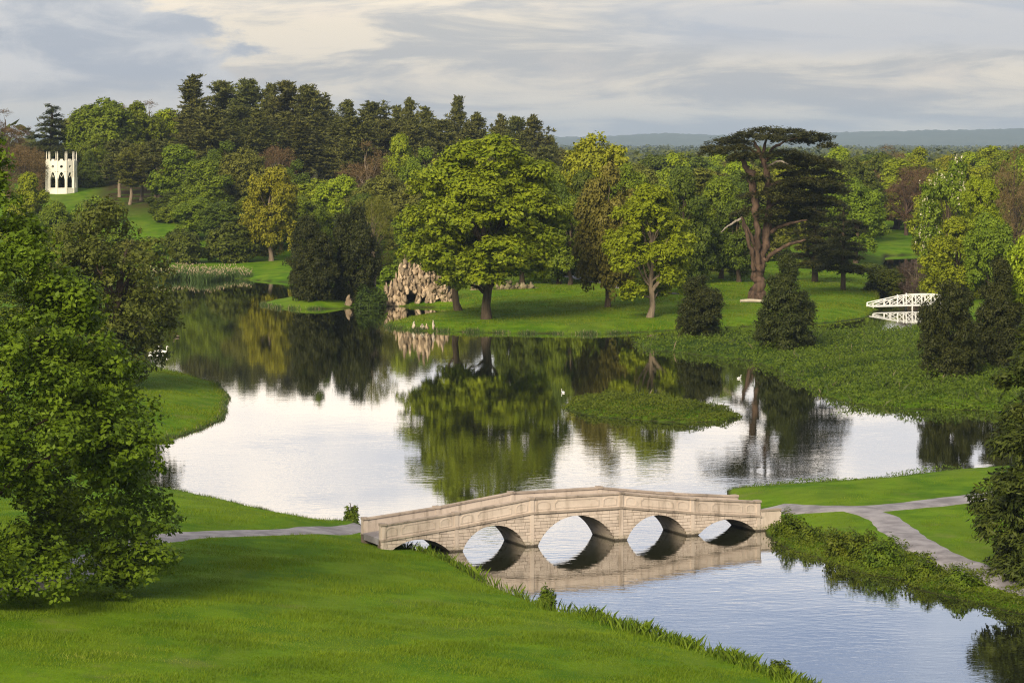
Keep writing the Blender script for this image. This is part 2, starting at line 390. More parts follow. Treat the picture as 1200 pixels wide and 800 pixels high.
gobj = tag(link('ground', terr, None, M['ground']), kind='structure')
wv = [(-420, 60, 0), (420, 60, 0), (420, 760, 0), (-420, 760, 0)]
wm = bpy.data.meshes.new('lake'); wm.from_pydata(wv, [], [(0, 1, 2, 3)])
tag(link('lake', wm, None, M['water']), kind='structure')

# paths draped on the ground
def ribbon(name, pts, width):
    P = [solve(x, y)[:2] for x, y in pts]; P = np.array(P, float)
    seg = np.r_[0, np.cumsum(np.linalg.norm(np.diff(P, axis=0), axis=1))]
    n = max(int(seg[-1] / .7), 4); t = np.linspace(0, seg[-1], n)
    C = np.stack([np.interp(t, seg, P[:, k]) for k in (0, 1)], 1)
    for _ in range(6): C[1:-1] = (C[:-2] + 2 * C[1:-1] + C[2:]) / 4
    T = np.gradient(C, axis=0); T /= np.linalg.norm(T, axis=1)[:, None]
    N = np.stack([-T[:, 1], T[:, 0]], 1); m = 9
    us = np.linspace(-1, 1, m)
    wdt = width / 2 * (1 + .06 * np.sin(t * .9) + .05 * np.sin(t * 2.3))
    G = C[:, None] + N[:, None] * us[None, :, None] * wdt[:, None, None]
    z = ground(G[..., 0].ravel(), G[..., 1].ravel()) + np.tile(np.where(abs(us) > .99, -.02, .08), n)
    V = np.concatenate([G.reshape(-1, 2), z[:, None]], 1)
    a, b = np.meshgrid(np.arange(n - 1), np.arange(m - 1), indexing='ij'); q = (a * m + b).ravel()
    tag(link(name, np_mesh(name, V, np.stack([q, q + 1, q + m + 1, q + m], 1), True), None, M['path']), kind='structure')
ribbon('path', [(-160, 705), (-60, 700), (20, 690), (75, 676), (120, 654), (160, 636), (205, 628), (280, 625.5), (350, 623.5), (432, 620)], 2.6)
ribbon('path', [(905, 596), (960, 598.5), (1010, 598), (1060, 594), (1110, 588), (1150, 582), (1210, 574), (1300, 560)], 2.7)
ribbon('path', [(1005, 598), (1035, 606), (1052, 622), (1078, 641), (1110, 656), (1140, 668), (1180, 682), (1240, 700)], 2.4)
ribbon('path', [(640, 322), (675, 325), (700, 330), (735, 339), (790, 345)], 3.0)

# ------------------------------------------------------------------ foliage generators
def rdir(rng, n):
    v = rng.normal(size=(n, 3)); return v / np.linalg.norm(v, axis=1)[:, None]
def leaves(rng, C, Nrm, size, aspect=.55, along=None):
    """rhombic leaf sprays at C facing Nrm"""
    n = len(C)
    Nn = Nrm / (np.linalg.norm(Nrm, axis=1)[:, None] + 1e-9)
    a = rdir(rng, n) if along is None else along
    t = a - Nn * (a * Nn).sum(1)[:, None]; t /= np.linalg.norm(t, axis=1)[:, None] + 1e-9
    b = np.cross(Nn, t); s = (size * rng.uniform(.6, 1.35, n))[:, None]
    bend = Nn * s * .22
    V = np.stack([C - t * s, C + b * s * aspect - bend, C + t * s, C - b * s * aspect - bend], 1).reshape(-1, 3)
    Q = np.arange(4 * n).reshape(n, 4)
    return V, Q
def tree_limbs(rng, ends, H, r0, top, lean=0.0, n=7):
    parts = []; tz = np.linspace(-.3, top, 9)
    wx = np.cumsum(rng.normal(0, .012 * H, 9)); wy = np.cumsum(rng.normal(0, .012 * H, 9)); wx -= wx[0]; wy -= wy[0]
    rr = r0 * np.array([1.45, 1.0, .93, .86, .78, .68, .55, .4, .2])
    parts.append(tube_np(np.stack([wx, wy, tz], 1), rr, 9))
    for e in ends:
        zb = min(max(e[2] * rng.uniform(.42, .68), top * .18), top * .92)
        p0 = np.array([np.interp(zb, tz, wx), np.interp(zb, tz, wy), zb]); e = np.asarray(e)
        s = np.linspace(0, 1, n)[:, None]
        mid = np.array([0, 0, .10 * np.linalg.norm(e - p0)])
        P = p0 + (e - p0) * s + mid * np.sin(s * np.pi) + np.r_[np.zeros((1, 3)), rng.normal(0, .028 * np.linalg.norm(e - p0), (n - 1, 3))]
        rb = np.interp(zb, tz, rr) * rng.uniform(.42, .6)
        parts.append(tube_np(P, np.linspace(rb, rb * .14, n), 6))
    return merge(parts)
def prof(pts):
    a = np.array(pts); return lambda t: np.interp(t, a[:, 0], a[:, 1])
ROUND = prof([(0, .42), (.12, .78), (.3, .98), (.5, 1), (.7, .86), (.87, .55), (1, .12)])
TALL = prof([(0, .5), (.15, .82), (.4, 1), (.65, .88), (.85, .52), (1, .1)])
CONE = prof([(0, .95), (.12, 1), (.35, .86), (.6, .58), (.82, .28), (1, .03)])
EGG = prof([(0, .7), (.15, .95), (.4, 1), (.65, .84), (.85, .5), (1, .1)])
def gen_crown(seed, H, W, pf, z0, nl, lr, ncl, cr, nlf, ls, up=.5, flat=.7, aspect=.55, spread=1.0, dirbias=None, hang=0.0, jit=.11):
    """lobes on an envelope > leaf clumps on the lobes > leaf sprays; returns leaf mesh and lobe centres"""
    rng = np.random.default_rng(seed)
    tt = rng.uniform(0, 1, nl * 30); keep = rng.uniform(0, 1, nl * 30) < (pf(tt) + .08) ** 1.2
    tt = tt[keep][:nl]; n = len(tt)
    az_ = (np.arange(n) * 2.39996 + rng.uniform(0, .9, n))
    lrr = lr * W / 2 * rng.uniform(.65, 1.25, n) * (.5 + .5 * pf(tt))
    rad = np.maximum(pf(tt) * W / 2 * rng.uniform(.97 - jit, .97 + jit, n) - lrr * .8, 0) * rng.uniform(.25, 1, n) ** .38
    zz = (z0 + tt * (1 - z0)) * H; zz = np.minimum(zz, H - lrr * .62); zz = np.maximum(zz, z0 * H + lrr * .35)
    LC = np.stack([rad * np.cos(az_), rad * np.sin(az_), zz], 1)
    outw = np.stack([np.cos(az_), np.sin(az_), np.full(n, .55)], 1); outw /= np.linalg.norm(outw, axis=1)[:, None]
    D = rdir(rng, n * ncl); li = np.repeat(np.arange(n), ncl)
    k = (D * outw[li]).sum(1) * .6 + D[:, 2] * .45 > -.32 + rng.uniform(-.2, .2, len(D))
    D, li = D[k], li[k]
    CC = LC[li] + D * (lrr[li] * rng.uniform(.62, 1.08, len(li)))[:, None] * np.array([spread, spread, flat + .1])
    CC[:, 2] -= hang * np.hypot(CC[:, 0], CC[:, 1])
    tone_c = rng.uniform(0, 1, len(CC))
    ci = np.repeat(np.arange(len(CC)), nlf)
    D2 = rdir(rng, len(ci)); rr = rng.uniform(0, 1, len(ci)) ** .45 * cr * rng.uniform(.7, 1.25, len(CC))[ci]
    P = CC[ci] + D2 * rr[:, None] * np.array([1, 1, flat])
    N = D2 * .55 + D[ci] * .45 + np.array([0, 0, up]) + rng.normal(0, .45, (len(ci), 3))
    P[:, 2] = np.maximum(P[:, 2], .05)
    V, Q = leaves(rng, P, N, ls, aspect, along=None if dirbias is None else D[ci] * dirbias + rng.normal(0, .4, (len(ci), 3)) + np.array([0, 0, -.25 * dirbias]))
    tone = np.clip(.55 * tone_c[ci] + .45 * rng.uniform(0, 1, len(ci)), 0, 1)
    return np_mesh('crown', V, Q, False, {'tone': ('FACE', tone)}), LC, rng
def mk_broad(seed, H=18, W=15, pf=ROUND, z0=.16, nl=34, lr=.34, ncl=32, cr=.9, nlf=34, ls=.29, r0=.5, **kw):
    cm, LC, rng = gen_crown(seed, H, W, pf, z0, nl, lr, ncl, cr, nlf, ls, **kw)
    V, Q = tree_limbs(rng, LC[rng.permutation(len(LC))[:18]], H, r0, H * .72)
    return dict(crown=cm, trunk=np_mesh('trunk', V, Q, True), H=H, W=W)
def mk_bare(seed, H=18, W=14, n=2600):
    """thin brown crown of fine twigs on real branches"""
    rng = np.random.default_rng(seed)
    cm, LC, rng2 = gen_crown(seed, H, W, TALL, .2, 30, .34, 26, .9, 14, .42, up=.3, aspect=.10, dirbias=1.2)
    V, Q = tree_limbs(rng, LC, H, .38, H * .85)
    return dict(crown=cm, trunk=np_mesh('trunk', V, Q, True), H=H, W=W)
def mk_pine(seed, H=22, W=10, base=.28, top=.25, pw=.9, gap=.12):
    rng = np.random.default_rng(seed); parts = []
    zt = np.linspace(-.3, H * .97, 10); bx = np.cumsum(rng.normal(0, .16, 10)); by = np.cumsum(rng.normal(0, .16, 10)); bx -= bx[0]; by -= by[0]
    parts.append(tube_np(np.stack([bx, by, zt], 1), np.linspace(.36, .05, 10), 7))
    P = []; N = []; T = []; tn = []
    nb = 175; lob = rng.uniform(0, 6.28, 3)
    for k in range(nb):
        t = rng.uniform(0, 1) ** .85; a = rng.uniform(0, 2 * np.pi)
        if np.sin(a * 2 + lob[0] + t * 9) * np.sin(t * 17 + lob[1]) > 1 - gap * 4: continue
        z = H * (base + (1 - base) * t * .97)
        r = W / 2 * ((1 - t) ** pw * (1 - top) + top * (1 - t ** 5)) * min(1, .5 + 2.2 * t) * (1 + .28 * np.sin(a + lob[2] + 5 * t))
        ln = max(r * rng.uniform(.5, 1.2), .45)
        d = np.array([np.cos(a), np.sin(a), rng.uniform(-.1, .4) + .55 * t])
        p0 = np.array([np.interp(z, zt, bx), np.interp(z, zt, by), z]); p1 = p0 + d * ln
        if ln > 1.2: parts.append(tube_np(np.stack([p0, (p0 + p1) / 2 - [0, 0, .06 * ln], p1]), [.07, .05, .02], 4))
        for s_ in np.linspace(.35, 1.0, int(3 + ln * .9)):
            c = p0 + d * ln * s_ + rng.normal(0, .3, 3) + [0, 0, .18 * s_ * s_ * ln]; ton = rng.uniform(0, 1); q_ = 15
            D2 = rdir(rng, q_); D2[:, 2] = np.abs(D2[:, 2]) * .9
            P.append(c + D2 * rng.uniform(.1, .8, (q_, 1)) * np.array([1.05, 1.05, .75])); N.append(D2 * .3 + rng.normal(0, .6, (q_, 3)) + [0, 0, .4])
            T.append(D2 + d * .5 + [0, 0, .35]); tn.append(.65 * ton + .35 * rng.uniform(0, 1, q_))
    P = np.concatenate(P); N = np.concatenate(N); T = np.concatenate(T)
    V, Q = leaves(rng, P, N, .40, .30, along=T)
    cm = np_mesh('crown', V, Q, False, {'tone': ('FACE', np.concatenate(tn))})
    Vt, Qt = merge(parts)
    return dict(crown=cm, trunk=np_mesh('trunk', Vt, Qt, True), H=H, W=W)
def mk_pads(seed, H, W, npad, base=.25, flat_top=False, droop=.12):
    """cedar: flat shelves of foliage on level branches"""
    rng = np.random.default_rng(seed); parts = []; zt = np.linspace(-.3, H * .95, 8)
    parts.append(tube_np(np.stack([zt * .01, zt * 0, zt], 1), np.linspace(.7, .12, 8), 8))
    pads = []
    for k in range(npad):
        t = (k + .5) / npad; z = H * (base + (.98 - base) * t)
        r = W / 2 * ((1 - .25 * t) if flat_top else (1 - .8 * t ** 1.3)) * rng.uniform(.55, 1)
        a = k * 2.4 + rng.uniform(-.4, .4); c = np.array([np.cos(a) * r * .62, np.sin(a) * r * .62, z])
        parts.append(tube_np(np.stack([[0, 0, z - .12 * r], c * [.5, .5, 1] - [0, 0, .04 * r], c + [0, 0, -.1]]), [.2, .13, .05], 5))
        pads.append((c, r * .62, r * .5, a))
    V, Q, tn = pad_leaves(rng, pads, droop)
    Vt, Qt = merge(parts)
    return dict(crown=np_mesh('crown', V, Q, False, {'tone': ('FACE', tn)}), trunk=np_mesh('trunk', Vt, Qt, True), H=H, W=W)
def pad_leaves(rng, pads, droop=.12, dens=34, ls=.34, th_=.2):
    Ps = []; Ns = []; Ts = []; tn = []
    for c, a, b, ang in pads:
        n = int(dens * a * b * 3.2) + 40
        nb = max(int(a * 3), 5)                       # fans of branchlets
        th = rng.uniform(0, 2 * np.pi, n); th = np.round(th / (2 * np.pi) * nb * 2) / (nb * 2) * 2 * np.pi + rng.normal(0, .13, n)
        r = rng.uniform(0, 1, n) ** .55 * (1 + .30 * np.sin(th * 3 + ang * 5) + .24 * np.sin(th * 7 + ang))
        u = np.stack([np.cos(th) * a * r, np.sin(th) * b * r], 1)
        ca, sa = np.cos(ang), np.sin(ang)
        P = np.stack([c[0] + u[:, 0] * ca - u[:, 1] * sa, c[1] + u[:, 0] * sa + u[:, 1] * ca, c[2] - droop * a * r ** 2 + rng.normal(0, th_, n) + .18 * np.sin(th * 5 + ang)], 1)
        Ps.append(P); Ns.append(rng.normal(0, .35, (n, 3)) + [0, 0, 1])
        d = P - c; d[:, 2] = .25; Ts.append(d + rng.normal(0, .5, (n, 3)))
        tn.append(np.clip(rng.uniform(0, 1) * .5 + rng.uniform(0, .5, n), 0, 1))
    V, Q = leaves(rng, np.concatenate(Ps), np.concatenate(Ns), ls, .30, along=np.concatenate(Ts))
    return V, Q, np.concatenate(tn)

B = [mk_broad(10 + i, H=18, W=15, pf=(ROUND, TALL, EGG, ROUND, TALL)[i], z0=(.14, .12, .10, .18, .1)[i], nl=32 + 2 * i, flat=.92, up=.35) for i in range(5)]
PI = [mk_pine(40 + i, H=22, W=(10, 8.5, 11, 9.5, 10.5)[i], base=(.18, .34, .24, .3, .12)[i], top=(.12, .5, .3, .6, .05)[i], pw=(.9, .7, 1.0, .6, .8)[i], gap=(.1, .2, .16, .2, .06)[i]) for i in range(5)]
BARE = [mk_bare(60), mk_bare(61)]
YEW = [mk_broad(70 + i, H=8, W=7, pf=(CONE, EGG)[i], z0=.02, nl=90, lr=.30, ncl=22, cr=.5, nlf=30, ls=.145, r0=.25, aspect=.38, dirbias=.8, jit=.3) for i in range(2)]
SHR = [mk_broad(80 + i, H=4, W=5, pf=EGG, z0=.03, nl=26, lr=.42, ncl=22, cr=.5, nlf=20, ls=.18, r0=.08) for i in range(2)]
CED = mk_pads(90, 20, 15, 26, .2)

def tree(name, p, loc, H, W, leaf, bark, label, cat='tree', group=None, rot=None, part='crown'):
    rnd = random.Random(int(loc[0] * 97 + loc[1] * 13))
    e = empty(name, (loc[0], loc[1], loc[2] - .1), rnd.uniform(0, 6.28) if rot is None else rot)
    e.scale = (W / p['W'], W / p['W'], H / p['H'])
    link('trunk', p['trunk'], e, M[bark]); link(part, p['crown'], e, L[leaf])
    return tag(e, label, cat, group)
def tree_px(name, p, x, ytop, wpx, leaf, bark, label, ybase=None, Y=None, **kw):
    if Y is None: loc = solve(x, ybase)
    else: loc = ((x - 600) / F * Y, Y, gz((x - 600) / F * Y, Y))
    Yd = loc[1]; H = CH - (ytop - HOR) / F * Yd - loc[2]
    return tree(name, p, loc, H, wpx / F * Yd, leaf, bark, label, **kw)
# ------------------------------------------------------------------ five-arch stone bridge
bA, bE = np.array(px(537.7, 645.6)), np.array(px(888.5, 622)); bB, bC = np.array(px(624, 640)), np.array(px(727.5, 632.8))
bd = (bE - bA)[:2]; BANG = math.atan2(bd[1], bd[0])
bo = (bB + bC) / 2
bridge = empty('stone_bridge', (bo[0], bo[1], 0), BANG)
tag(bridge, 'pale stone five-arched footbridge with panelled parapets crossing the lake', 'bridge')
BW = 3.3
S1, S2, S3 = 3.1, 8.2, 13.2
def piece(s, a, b, c): return float(np.interp(abs(s), [S1, S2, S3], [a, b, c]))
def zcor(s): return piece(s, 2.07, 1.45, .95)
def ztop(s): return piece(s, 3.02, 2.38, 1.93)
ARCH = [(0, 2.68, 1.74), (-5.65, 2.13, 1.45), (5.65, 2.13, 1.45), (-10.72, 2.1, .88), (10.72, 2.1, .88)]
def zarch(s):
    for c, a, r in ARCH:
        x = s - c
        if abs(x) < a:
            Rr = (a * a + r * r) / (2 * r); return math.sqrt(Rr * Rr - x * x) - (Rr - r)
    return -9.0
# core walls behind the facing stones, one per face, cut by the arches
def face_cols():
    xs = set(np.arange(-S3, S3 + .01, .2).round(3)); xs |= {-S1, S1, -S2, S2}
    for c, a, r in ARCH: xs |= set((c + a * np.cos(np.linspace(0, np.pi, 25))).round(4))
    xs = sorted(xs); return [x for i, x in enumerate(xs) if i == 0 or x - xs[i - 1] > .004]
xs = face_cols()
def wall(y0, y1, name):
    b = MB()
    for x0, x1 in zip(xs[:-1], xs[1:]):
        m = (x0 + x1) / 2
        if zarch(m) > -8: l0, l1 = max(zarch(x0 + 1e-5), 0 if zarch(x0+1e-5)<-8 else -9), max(zarch(x1 - 1e-5), 0 if zarch(x1-1e-5)<-8 else -9)
        else: l0 = l1 = -1.5
        b.prism([(x0, l0), (x1, l1), (x1, zcor(x1)), (x0, zcor(x0))], y0, y1)
    return b.build(name, M['stone_d'], bridge)
near_wall = wall(.045, .5, 'spandrel_wall'); far_wall = wall(BW - .5, BW - .03, 'spandrel_wall')
near_wall['label'] = 'coursed stone face between the arches'
# vaults (with depth) between the faces
for c, a, r in ARCH:
    b = MB(); th = np.linspace(-1, 1, 29); P = [(c + t * a, max(zarch(c + t * a * .9999), 0)) for t in th]
    P = [(c - a, -1.5)] + P + [(c + a, -1.5)]
    for (x0, z0), (x1, z1) in zip(P[:-1], P[1:]):
        o = .12
        b.add([(x0, .04, z0), (x1, .04, z1), (x1, BW - .04, z1), (x0, BW - .04, z0)], [(0, 1, 2, 3)])
    b.build('vault', M['stone'], bridge)
# facing stones: one object per block, joints recessed
rb = random.Random(5)
ch = .205; row = 0; z = -.12
while z < 2.05:
    x = -S3 + (0 if row % 2 else -.26)
    while x < S3:
        ln = rb.uniform(.42, .62); x0, x1 = max(x, -S3) + .013, min(x + ln, S3) - .013; x += ln
        if x1 - x0 < .06: continue
        zt0 = z + .012; zt1 = z + ch - .012
        n = 7; sx = np.linspace(x0, x1, n); lo = [max(zt0, zarch(t) + .004 if zarch(t) > -8 else -9) for t in sx]; hi = [min(zt1, zcor(t) - .07) for t in sx]
        runs = []; cur = []
        for t, l, h in zip(sx, lo, hi):
            if h - l > .006: cur.append((t, l, h))
            else:
                if len(cur) > 1: runs.append(cur)
                cur = []
        if len(cur) > 1: runs.append(cur)
        for cur in runs:
            flat = max(c[1] for c in cur) - min(c[1] for c in cur) < 1e-4 and max(c[2] for c in cur) - min(c[2] for c in cur) < 1e-4
            if flat: cur = [cur[0], cur[-1]]
            poly = [(c[0], c[1]) for c in cur] + [(c[0], c[2]) for c in reversed(cur)]
            pr = rb.uniform(-.006, .006)
            MB().prism(poly, pr, .07).build('stone_block', M['stone'], near_wall)
    z += ch; row += 1
# string course, parapets, copings, pilasters
segs = [(-S3, -S2), (-S2, -S1), (-S1, S1), (S1, S2), (S2, S3)]
for side, (o0, o1) in enumerate(((-.07, .38), (BW - .38, BW + .07))):
    sg = -1 if side == 0 else 1
    for a, b_ in segs:
        MB().prism([(a, zcor(a) - .07), (b_, zcor(b_) - .07), (b_, zcor(b_) + .06), (a, zcor(a) + .06)], o0, o1).build('string_course', M['cap'], bridge)
        p0, p1 = (.03, .30) if side == 0 else (BW - .30, BW - .03)
        pw = MB().prism([(a, zcor(a) + .06), (b_, zcor(b_) + .06), (b_, ztop(b_) - .12), (a, ztop(a) - .12)], p0, p1).build('parapet', M['stone'], bridge)
        # mouldings round the sunk panels
        lnb = b_ - a; m = .32; sm = .78 if lnb < 5.5 else .95
        lay = [(a + m, a + m + sm, 1), (a + m + sm + .28, b_ - m - sm - .28, 0), (b_ - m - sm, b_ - m, 1)]
        for x0, x1, kind in lay:
            hgt = lambda x: (zcor(x) + .06, ztop(x) - .12)
            def outline(ins):
                pts = []; u0, u1 = x0 + ins, x1 - ins; mm = ins / .72 if True else ins
                v0, v1 = .14 + mm, .86 - mm; r = .14
                def Pt(u, v): l, h = hgt(u); return (u, l + (h - l) * v)
                pts += [Pt(u0, v0), Pt(u1, v0)]
                if kind:
                    for t in np.linspace(0, np.pi, 9): pts.append(Pt((u0 + u1) / 2 + (u1 - u0) / 2 * math.cos(t), v1 - .26 + .26 * math.sin(t)))
                else:
                    q = .16
                    for t in np.linspace(0, np.pi / 2, 4): pts.append(Pt(u1 - q * math.sin(t), v1 - .2 * math.cos(t) if False else v1 - .2 + .2 * (1 - math.cos(t))))
                    for t in np.linspace(np.pi / 2, 0, 4): pts.append(Pt(u0 + q * math.sin(t), v1 - .2 + .2 * (1 - math.cos(t))))
                return pts
            O, I = outline(0), outline(.065); n = len(O)
            f = p0 - .024 if side == 0 else p1 + .024; g = p0 + .01 if side == 0 else p1 - .01
            v = [(x, f, z) for x, z in O] + [(x, f, z) for x, z in I] + [(x, g, z) for x, z in O] + [(x, g, z) for x, z in I]
            F_ = []
            for i in range(n):
                j = (i + 1) % n; F_ += [(i, j, n + j, n + i), (i, 2 * n + i, 2 * n + j, j), (n + i, n + j, 3 * n + j, 3 * n + i)]
            MB().add(v, F_).build('panel_moulding', M['cap'] if False else M['stone'], pw)
        # coping stones
        k = max(int(lnb / 1.25), 1)
        for i in range(k):
            u0, u1 = a + lnb * i / k + .006, a + lnb * (i + 1) / k - .006
            q0, q1 = p0 - .07, p1 + .07; qm = (q0 + q1) / 2
            v = []
            for u in (u0, u1):
                zt = ztop(u); v += [(u, q0, zt - .12), (u, q1, zt - .12), (u, q1, zt - .03), (u, qm, zt + .015), (u, q0, zt - .03)]
            MB().add(v, [(4, 3, 2, 1, 0), (5, 6, 7, 8, 9)] + [(i_, (i_ + 1) % 5, 5 + (i_ + 1) % 5, 5 + i_) for i_ in range(5)]).build('coping_stone', M['cap'], bridge)
    for s in (-S3 + .2, -S2, -S1, S1, S2, S3 - .2):
        y0, y1 = (-.025, .33) if side == 0 else (BW - .33, BW + .025)
        hw = .13
        pl = MB().box(s - hw, s + hw, y0, y1, -1.4 if abs(s) < 12 else .1, ztop(s) - .1).build('pilaster', M['stone'], bridge)
        MB().box(s - hw - .06, s + hw + .06, y0 - .07, y1 + .07, ztop(s) - .098, ztop(s) + .035).build('pilaster_cap', M['cap'], pl)
dk = MB()
for x0, x1 in zip(xs[:-1], xs[1:]):
    dk.prism([(x0, zcor(x0) - .3 if zarch((x0+x1)/2) < -8 else zcor(x0) - .08), (x1, zcor(x1) - .3 if zarch((x0+x1)/2) < -8 else zcor(x1) - .08), (x1, zcor(x1) + .08), (x0, zcor(x0) + .08)], .31, BW - .31)
dk.build('deck', M['path'], bridge)
# low end walls running into the banks
for sx_, ln in ((1, 1.5),):
    for y0 in (0.02, BW - .32):
        x0, x1 = sorted((sx_ * S3 + sx_ * .01, sx_ * (S3 + ln + 0)))
        MB().prism([(x0, -.3), (x1, -.3), (x1, 1.25), (x0, 1.25)], y0, y0 + .3).build('end_wall', M['stone'], bridge)
        MB().prism([(x0, 1.252), (x1, 1.252), (x1, 1.36), (x0, 1.36)], y0 - .05, y0 + .35).build('coping_stone', M['cap'], bridge)

# ------------------------------------------------------------------ ruined gothic temple on the hill
Yt = 650.0; tx, _, tz = pxd(72, 224.5, Yt); tz = gz(tx, Yt) + .25
tem = empty('gothic_temple', (tx, Yt, tz), R(-8.6)); tag(tem, 'white ten-sided gothic pavilion with pointed arches and pinnacles on hilltop', 'temple')
mnd = MB(); NT_ = 10; TR = 3.45
side_w = 2 * TR * math.sin(math.pi / NT_)
def temple_panel():
    """wall bay with a pointed opening and a round hole, x across, z up"""
    hw = side_w / 2; ow = hw * .74; spring = 2.7; apex = 4.6
    arch = [(-ow, .8)] + [(-ow, .8 + (spring - .8) * t) for t in (.5, 1)]
    arch += [(-ow + ow * t, spring + (apex - spring) * math.sin(t * math.pi / 2) ** .8) for t in (.25, .5, .75, 1)]
    arch = arch + [(-x, z) for x, z in reversed(arch[:-1])]
    b = MB(); y0, y1 = -.2, .2
    n = len(arch)
    # jambs and head as quads from opening to border
    def border(p): 
        x, z = p
        return (-hw if x < 0 else hw, z)
    for i in range(n - 1):
        p, q = arch[i], arch[i + 1]
        if p[0] <= 0 and q[0] <= 0: poly = [(-hw, p[1]), p, q, (-hw, q[1])]
        else: poly = [p, (hw, p[1]), (hw, q[1]), q]
        if abs(poly[0][1] - poly[3][1]) < 1e-6: continue
        b.prism(poly, y0, y1)
    b.prism([(-hw, -1.2), (hw, -1.2), (hw, .8), (-hw, .8)], y0 - .1, y1)
    # upper wall with round hole
    c = (0, 5.85); r = .34; m = 16
    ring = [(c[0] + r * math.cos(2 * math.pi * i / m), c[1] + r * math.sin(2 * math.pi * i / m)) for i in range(m)]
    def sq(i):
        a = 2 * math.pi * i / m; dx, dz = math.cos(a), math.sin(a); k = min(hw / max(abs(dx), 1e-6), (1.25 if dz < 0 else 1.35) / max(abs(dz), 1e-6))
        return (c[0] + dx * k, c[1] + dz * k)
    for i in range(m):
        j = (i + 1) % m; b.prism([ring[j], ring[i], sq(i), sq(j)], y0, y1)
    return b
def obj_at(b, name, m, parent, ang, rad, z=0):
    o = b if isinstance(b, bpy.types.Object) else b.build(name, m, parent)
    o.location = (math.cos(ang) * rad, math.sin(ang) * rad, z); o.rotation_euler = (0, 0, ang + math.pi / 2); return o
pan = temple_panel(); me_pan = pan.build('wall_panel', M['temple'], tem).data
first = COL.objects[-1]
tb = MB(); hw = side_w / 2
for i in range(NT_):
    a = 2 * math.pi * i / NT_
    o = first if i == 0 else link('wall_panel', me_pan, tem, M['temple']); obj_at(o, '', None, None, a, TR * math.cos(math.pi / NT_))
    # y shaped tracery bar in the arch head
    tr = MB(); tr.bar((0, 0, 3.3), (-.36, 0, 4.0), .07, .08); tr.bar((0, 0, 3.3), (.36, 0, 4.0), .07, .08)
    t_ = tr.build('tracery', M['temple'], o)
    # battlement step
    mm = MB().box(-hw * .34, hw * .34, -.18, .18, 7.202, 7.6).build('merlon', M['temple'], o)
    a2 = a + math.pi / NT_
    bt = MB().box(-.2, .2, -.28, .22, -1.2, 3.2).box(-.14, .14, -.2, .18, 3.201, 7.3).build('buttress', M['temple'], tem)
    obj_at(bt, '', None, None, a2, TR + .05)
    for dx in (-.21, .21):
        p = MB(); p.tube([(dx, 0, 5.2), (dx, 0, 7.6), (dx, 0, 8.6), (dx, 0, 9.45)], [.10, .10, .10, .015], 6); p.build('pinnacle', M['temple'], bt)
ceil = MB(); ring = [(TR * .9 * math.cos(2 * math.pi * i / NT_), TR * .9 * math.sin(2 * math.pi * i / NT_)) for i in range(NT_)]
for nm, z0, z1 in (('ceiling', 6.8, 7.0), ('floor', -1.2, .12)):
    v = [(x, y, z0) for x, y in ring] + [(x, y, z1) for x, y in ring]
    MB().add(v, [tuple(reversed(range(10))), tuple(range(10, 20))] + [(i, (i + 1) % 10, 10 + (i + 1) % 10, 10 + i) for i in range(10)]).build(nm, M['temple'], tem)

# ------------------------------------------------------------------ grotto rockwork
rg = np.random.default_rng(3)
def rock_mesh(seed, tall):
    r = np.random.default_rng(seed); b = []
    n, m = 7, 5; V = [(0, 0, -.5)]
    for i in range(1, m):
        t = i / m; zz = -.5 + t * (1 if not tall else 1); rad = math.sin(math.pi * (t if not tall else .25 + t * .72)) * .5
        for j in range(n):
            a = 2 * math.pi * j / n + i * .4; k = r.uniform(.35, 1.5); V.append((math.cos(a) * rad * k, math.sin(a) * rad * k, zz + r.uniform(-.16, .16)))
    V.append((r.uniform(-.1, .1), r.uniform(-.1, .1), .55)); T = []; top = len(V) - 1
    for j in range(n):
        k = (j + 1) % n; T.append((0, 1 + k, 1 + j)); T.append((top, 1 + (m - 2) * n + j, 1 + (m - 2) * n + k))
        for i in range(m - 2): a, b_ = 1 + i * n, 1 + (i + 1) * n; T += [(a + j, a + k, b_ + k), (a + j, b_ + k, b_ + j)]
    return np_mesh('rock', np.array(V), np.array(T))
RM = [rock_mesh(i, i % 2 == 1) for i in range(10)]
gy = 80000 / (360 - 168); gl = (449 - 600) / F * gy; gr = (532 - 600) / F * gy; gh = 75 / F * gy
grot = empty('grotto', ((gl + gr) / 2, gy + 3.0, 0)); tag(grot, 'craggy pale tufa grotto with dark cave mouths at the waterside', 'grotto')
gw = gr - gl
core = MB()
cav = [(-1.3, .75, 2.3), (.75, .42, 1.9), (3.0, .4, 1.2)]      # cave mouths: centre, half width, height
def mound(x):  return gh * (.66 + .10 * math.sin(x * 2.1) - .035 * (x - .3) ** 2 * .5)
xs_g = np.linspace(-gw / 2 + .7, gw / 2 - .5, 40)
for x0, x1 in zip(xs_g[:-1], xs_g[1:]):
    m = (x0 + x1) / 2; c = [h for cx, hw_, h in cav if abs(m - cx) < hw_]
    lo = -.8 if not c else c[0] * .85
    core.prism([(x0, lo), (x1, lo), (x1, max(mound(x1) - .9, lo + .3)), (x0, max(mound(x0) - .9, lo + .3))], -.25, 4.0)
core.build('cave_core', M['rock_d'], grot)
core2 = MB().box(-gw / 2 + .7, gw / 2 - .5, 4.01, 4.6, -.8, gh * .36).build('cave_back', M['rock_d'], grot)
cnt = 0
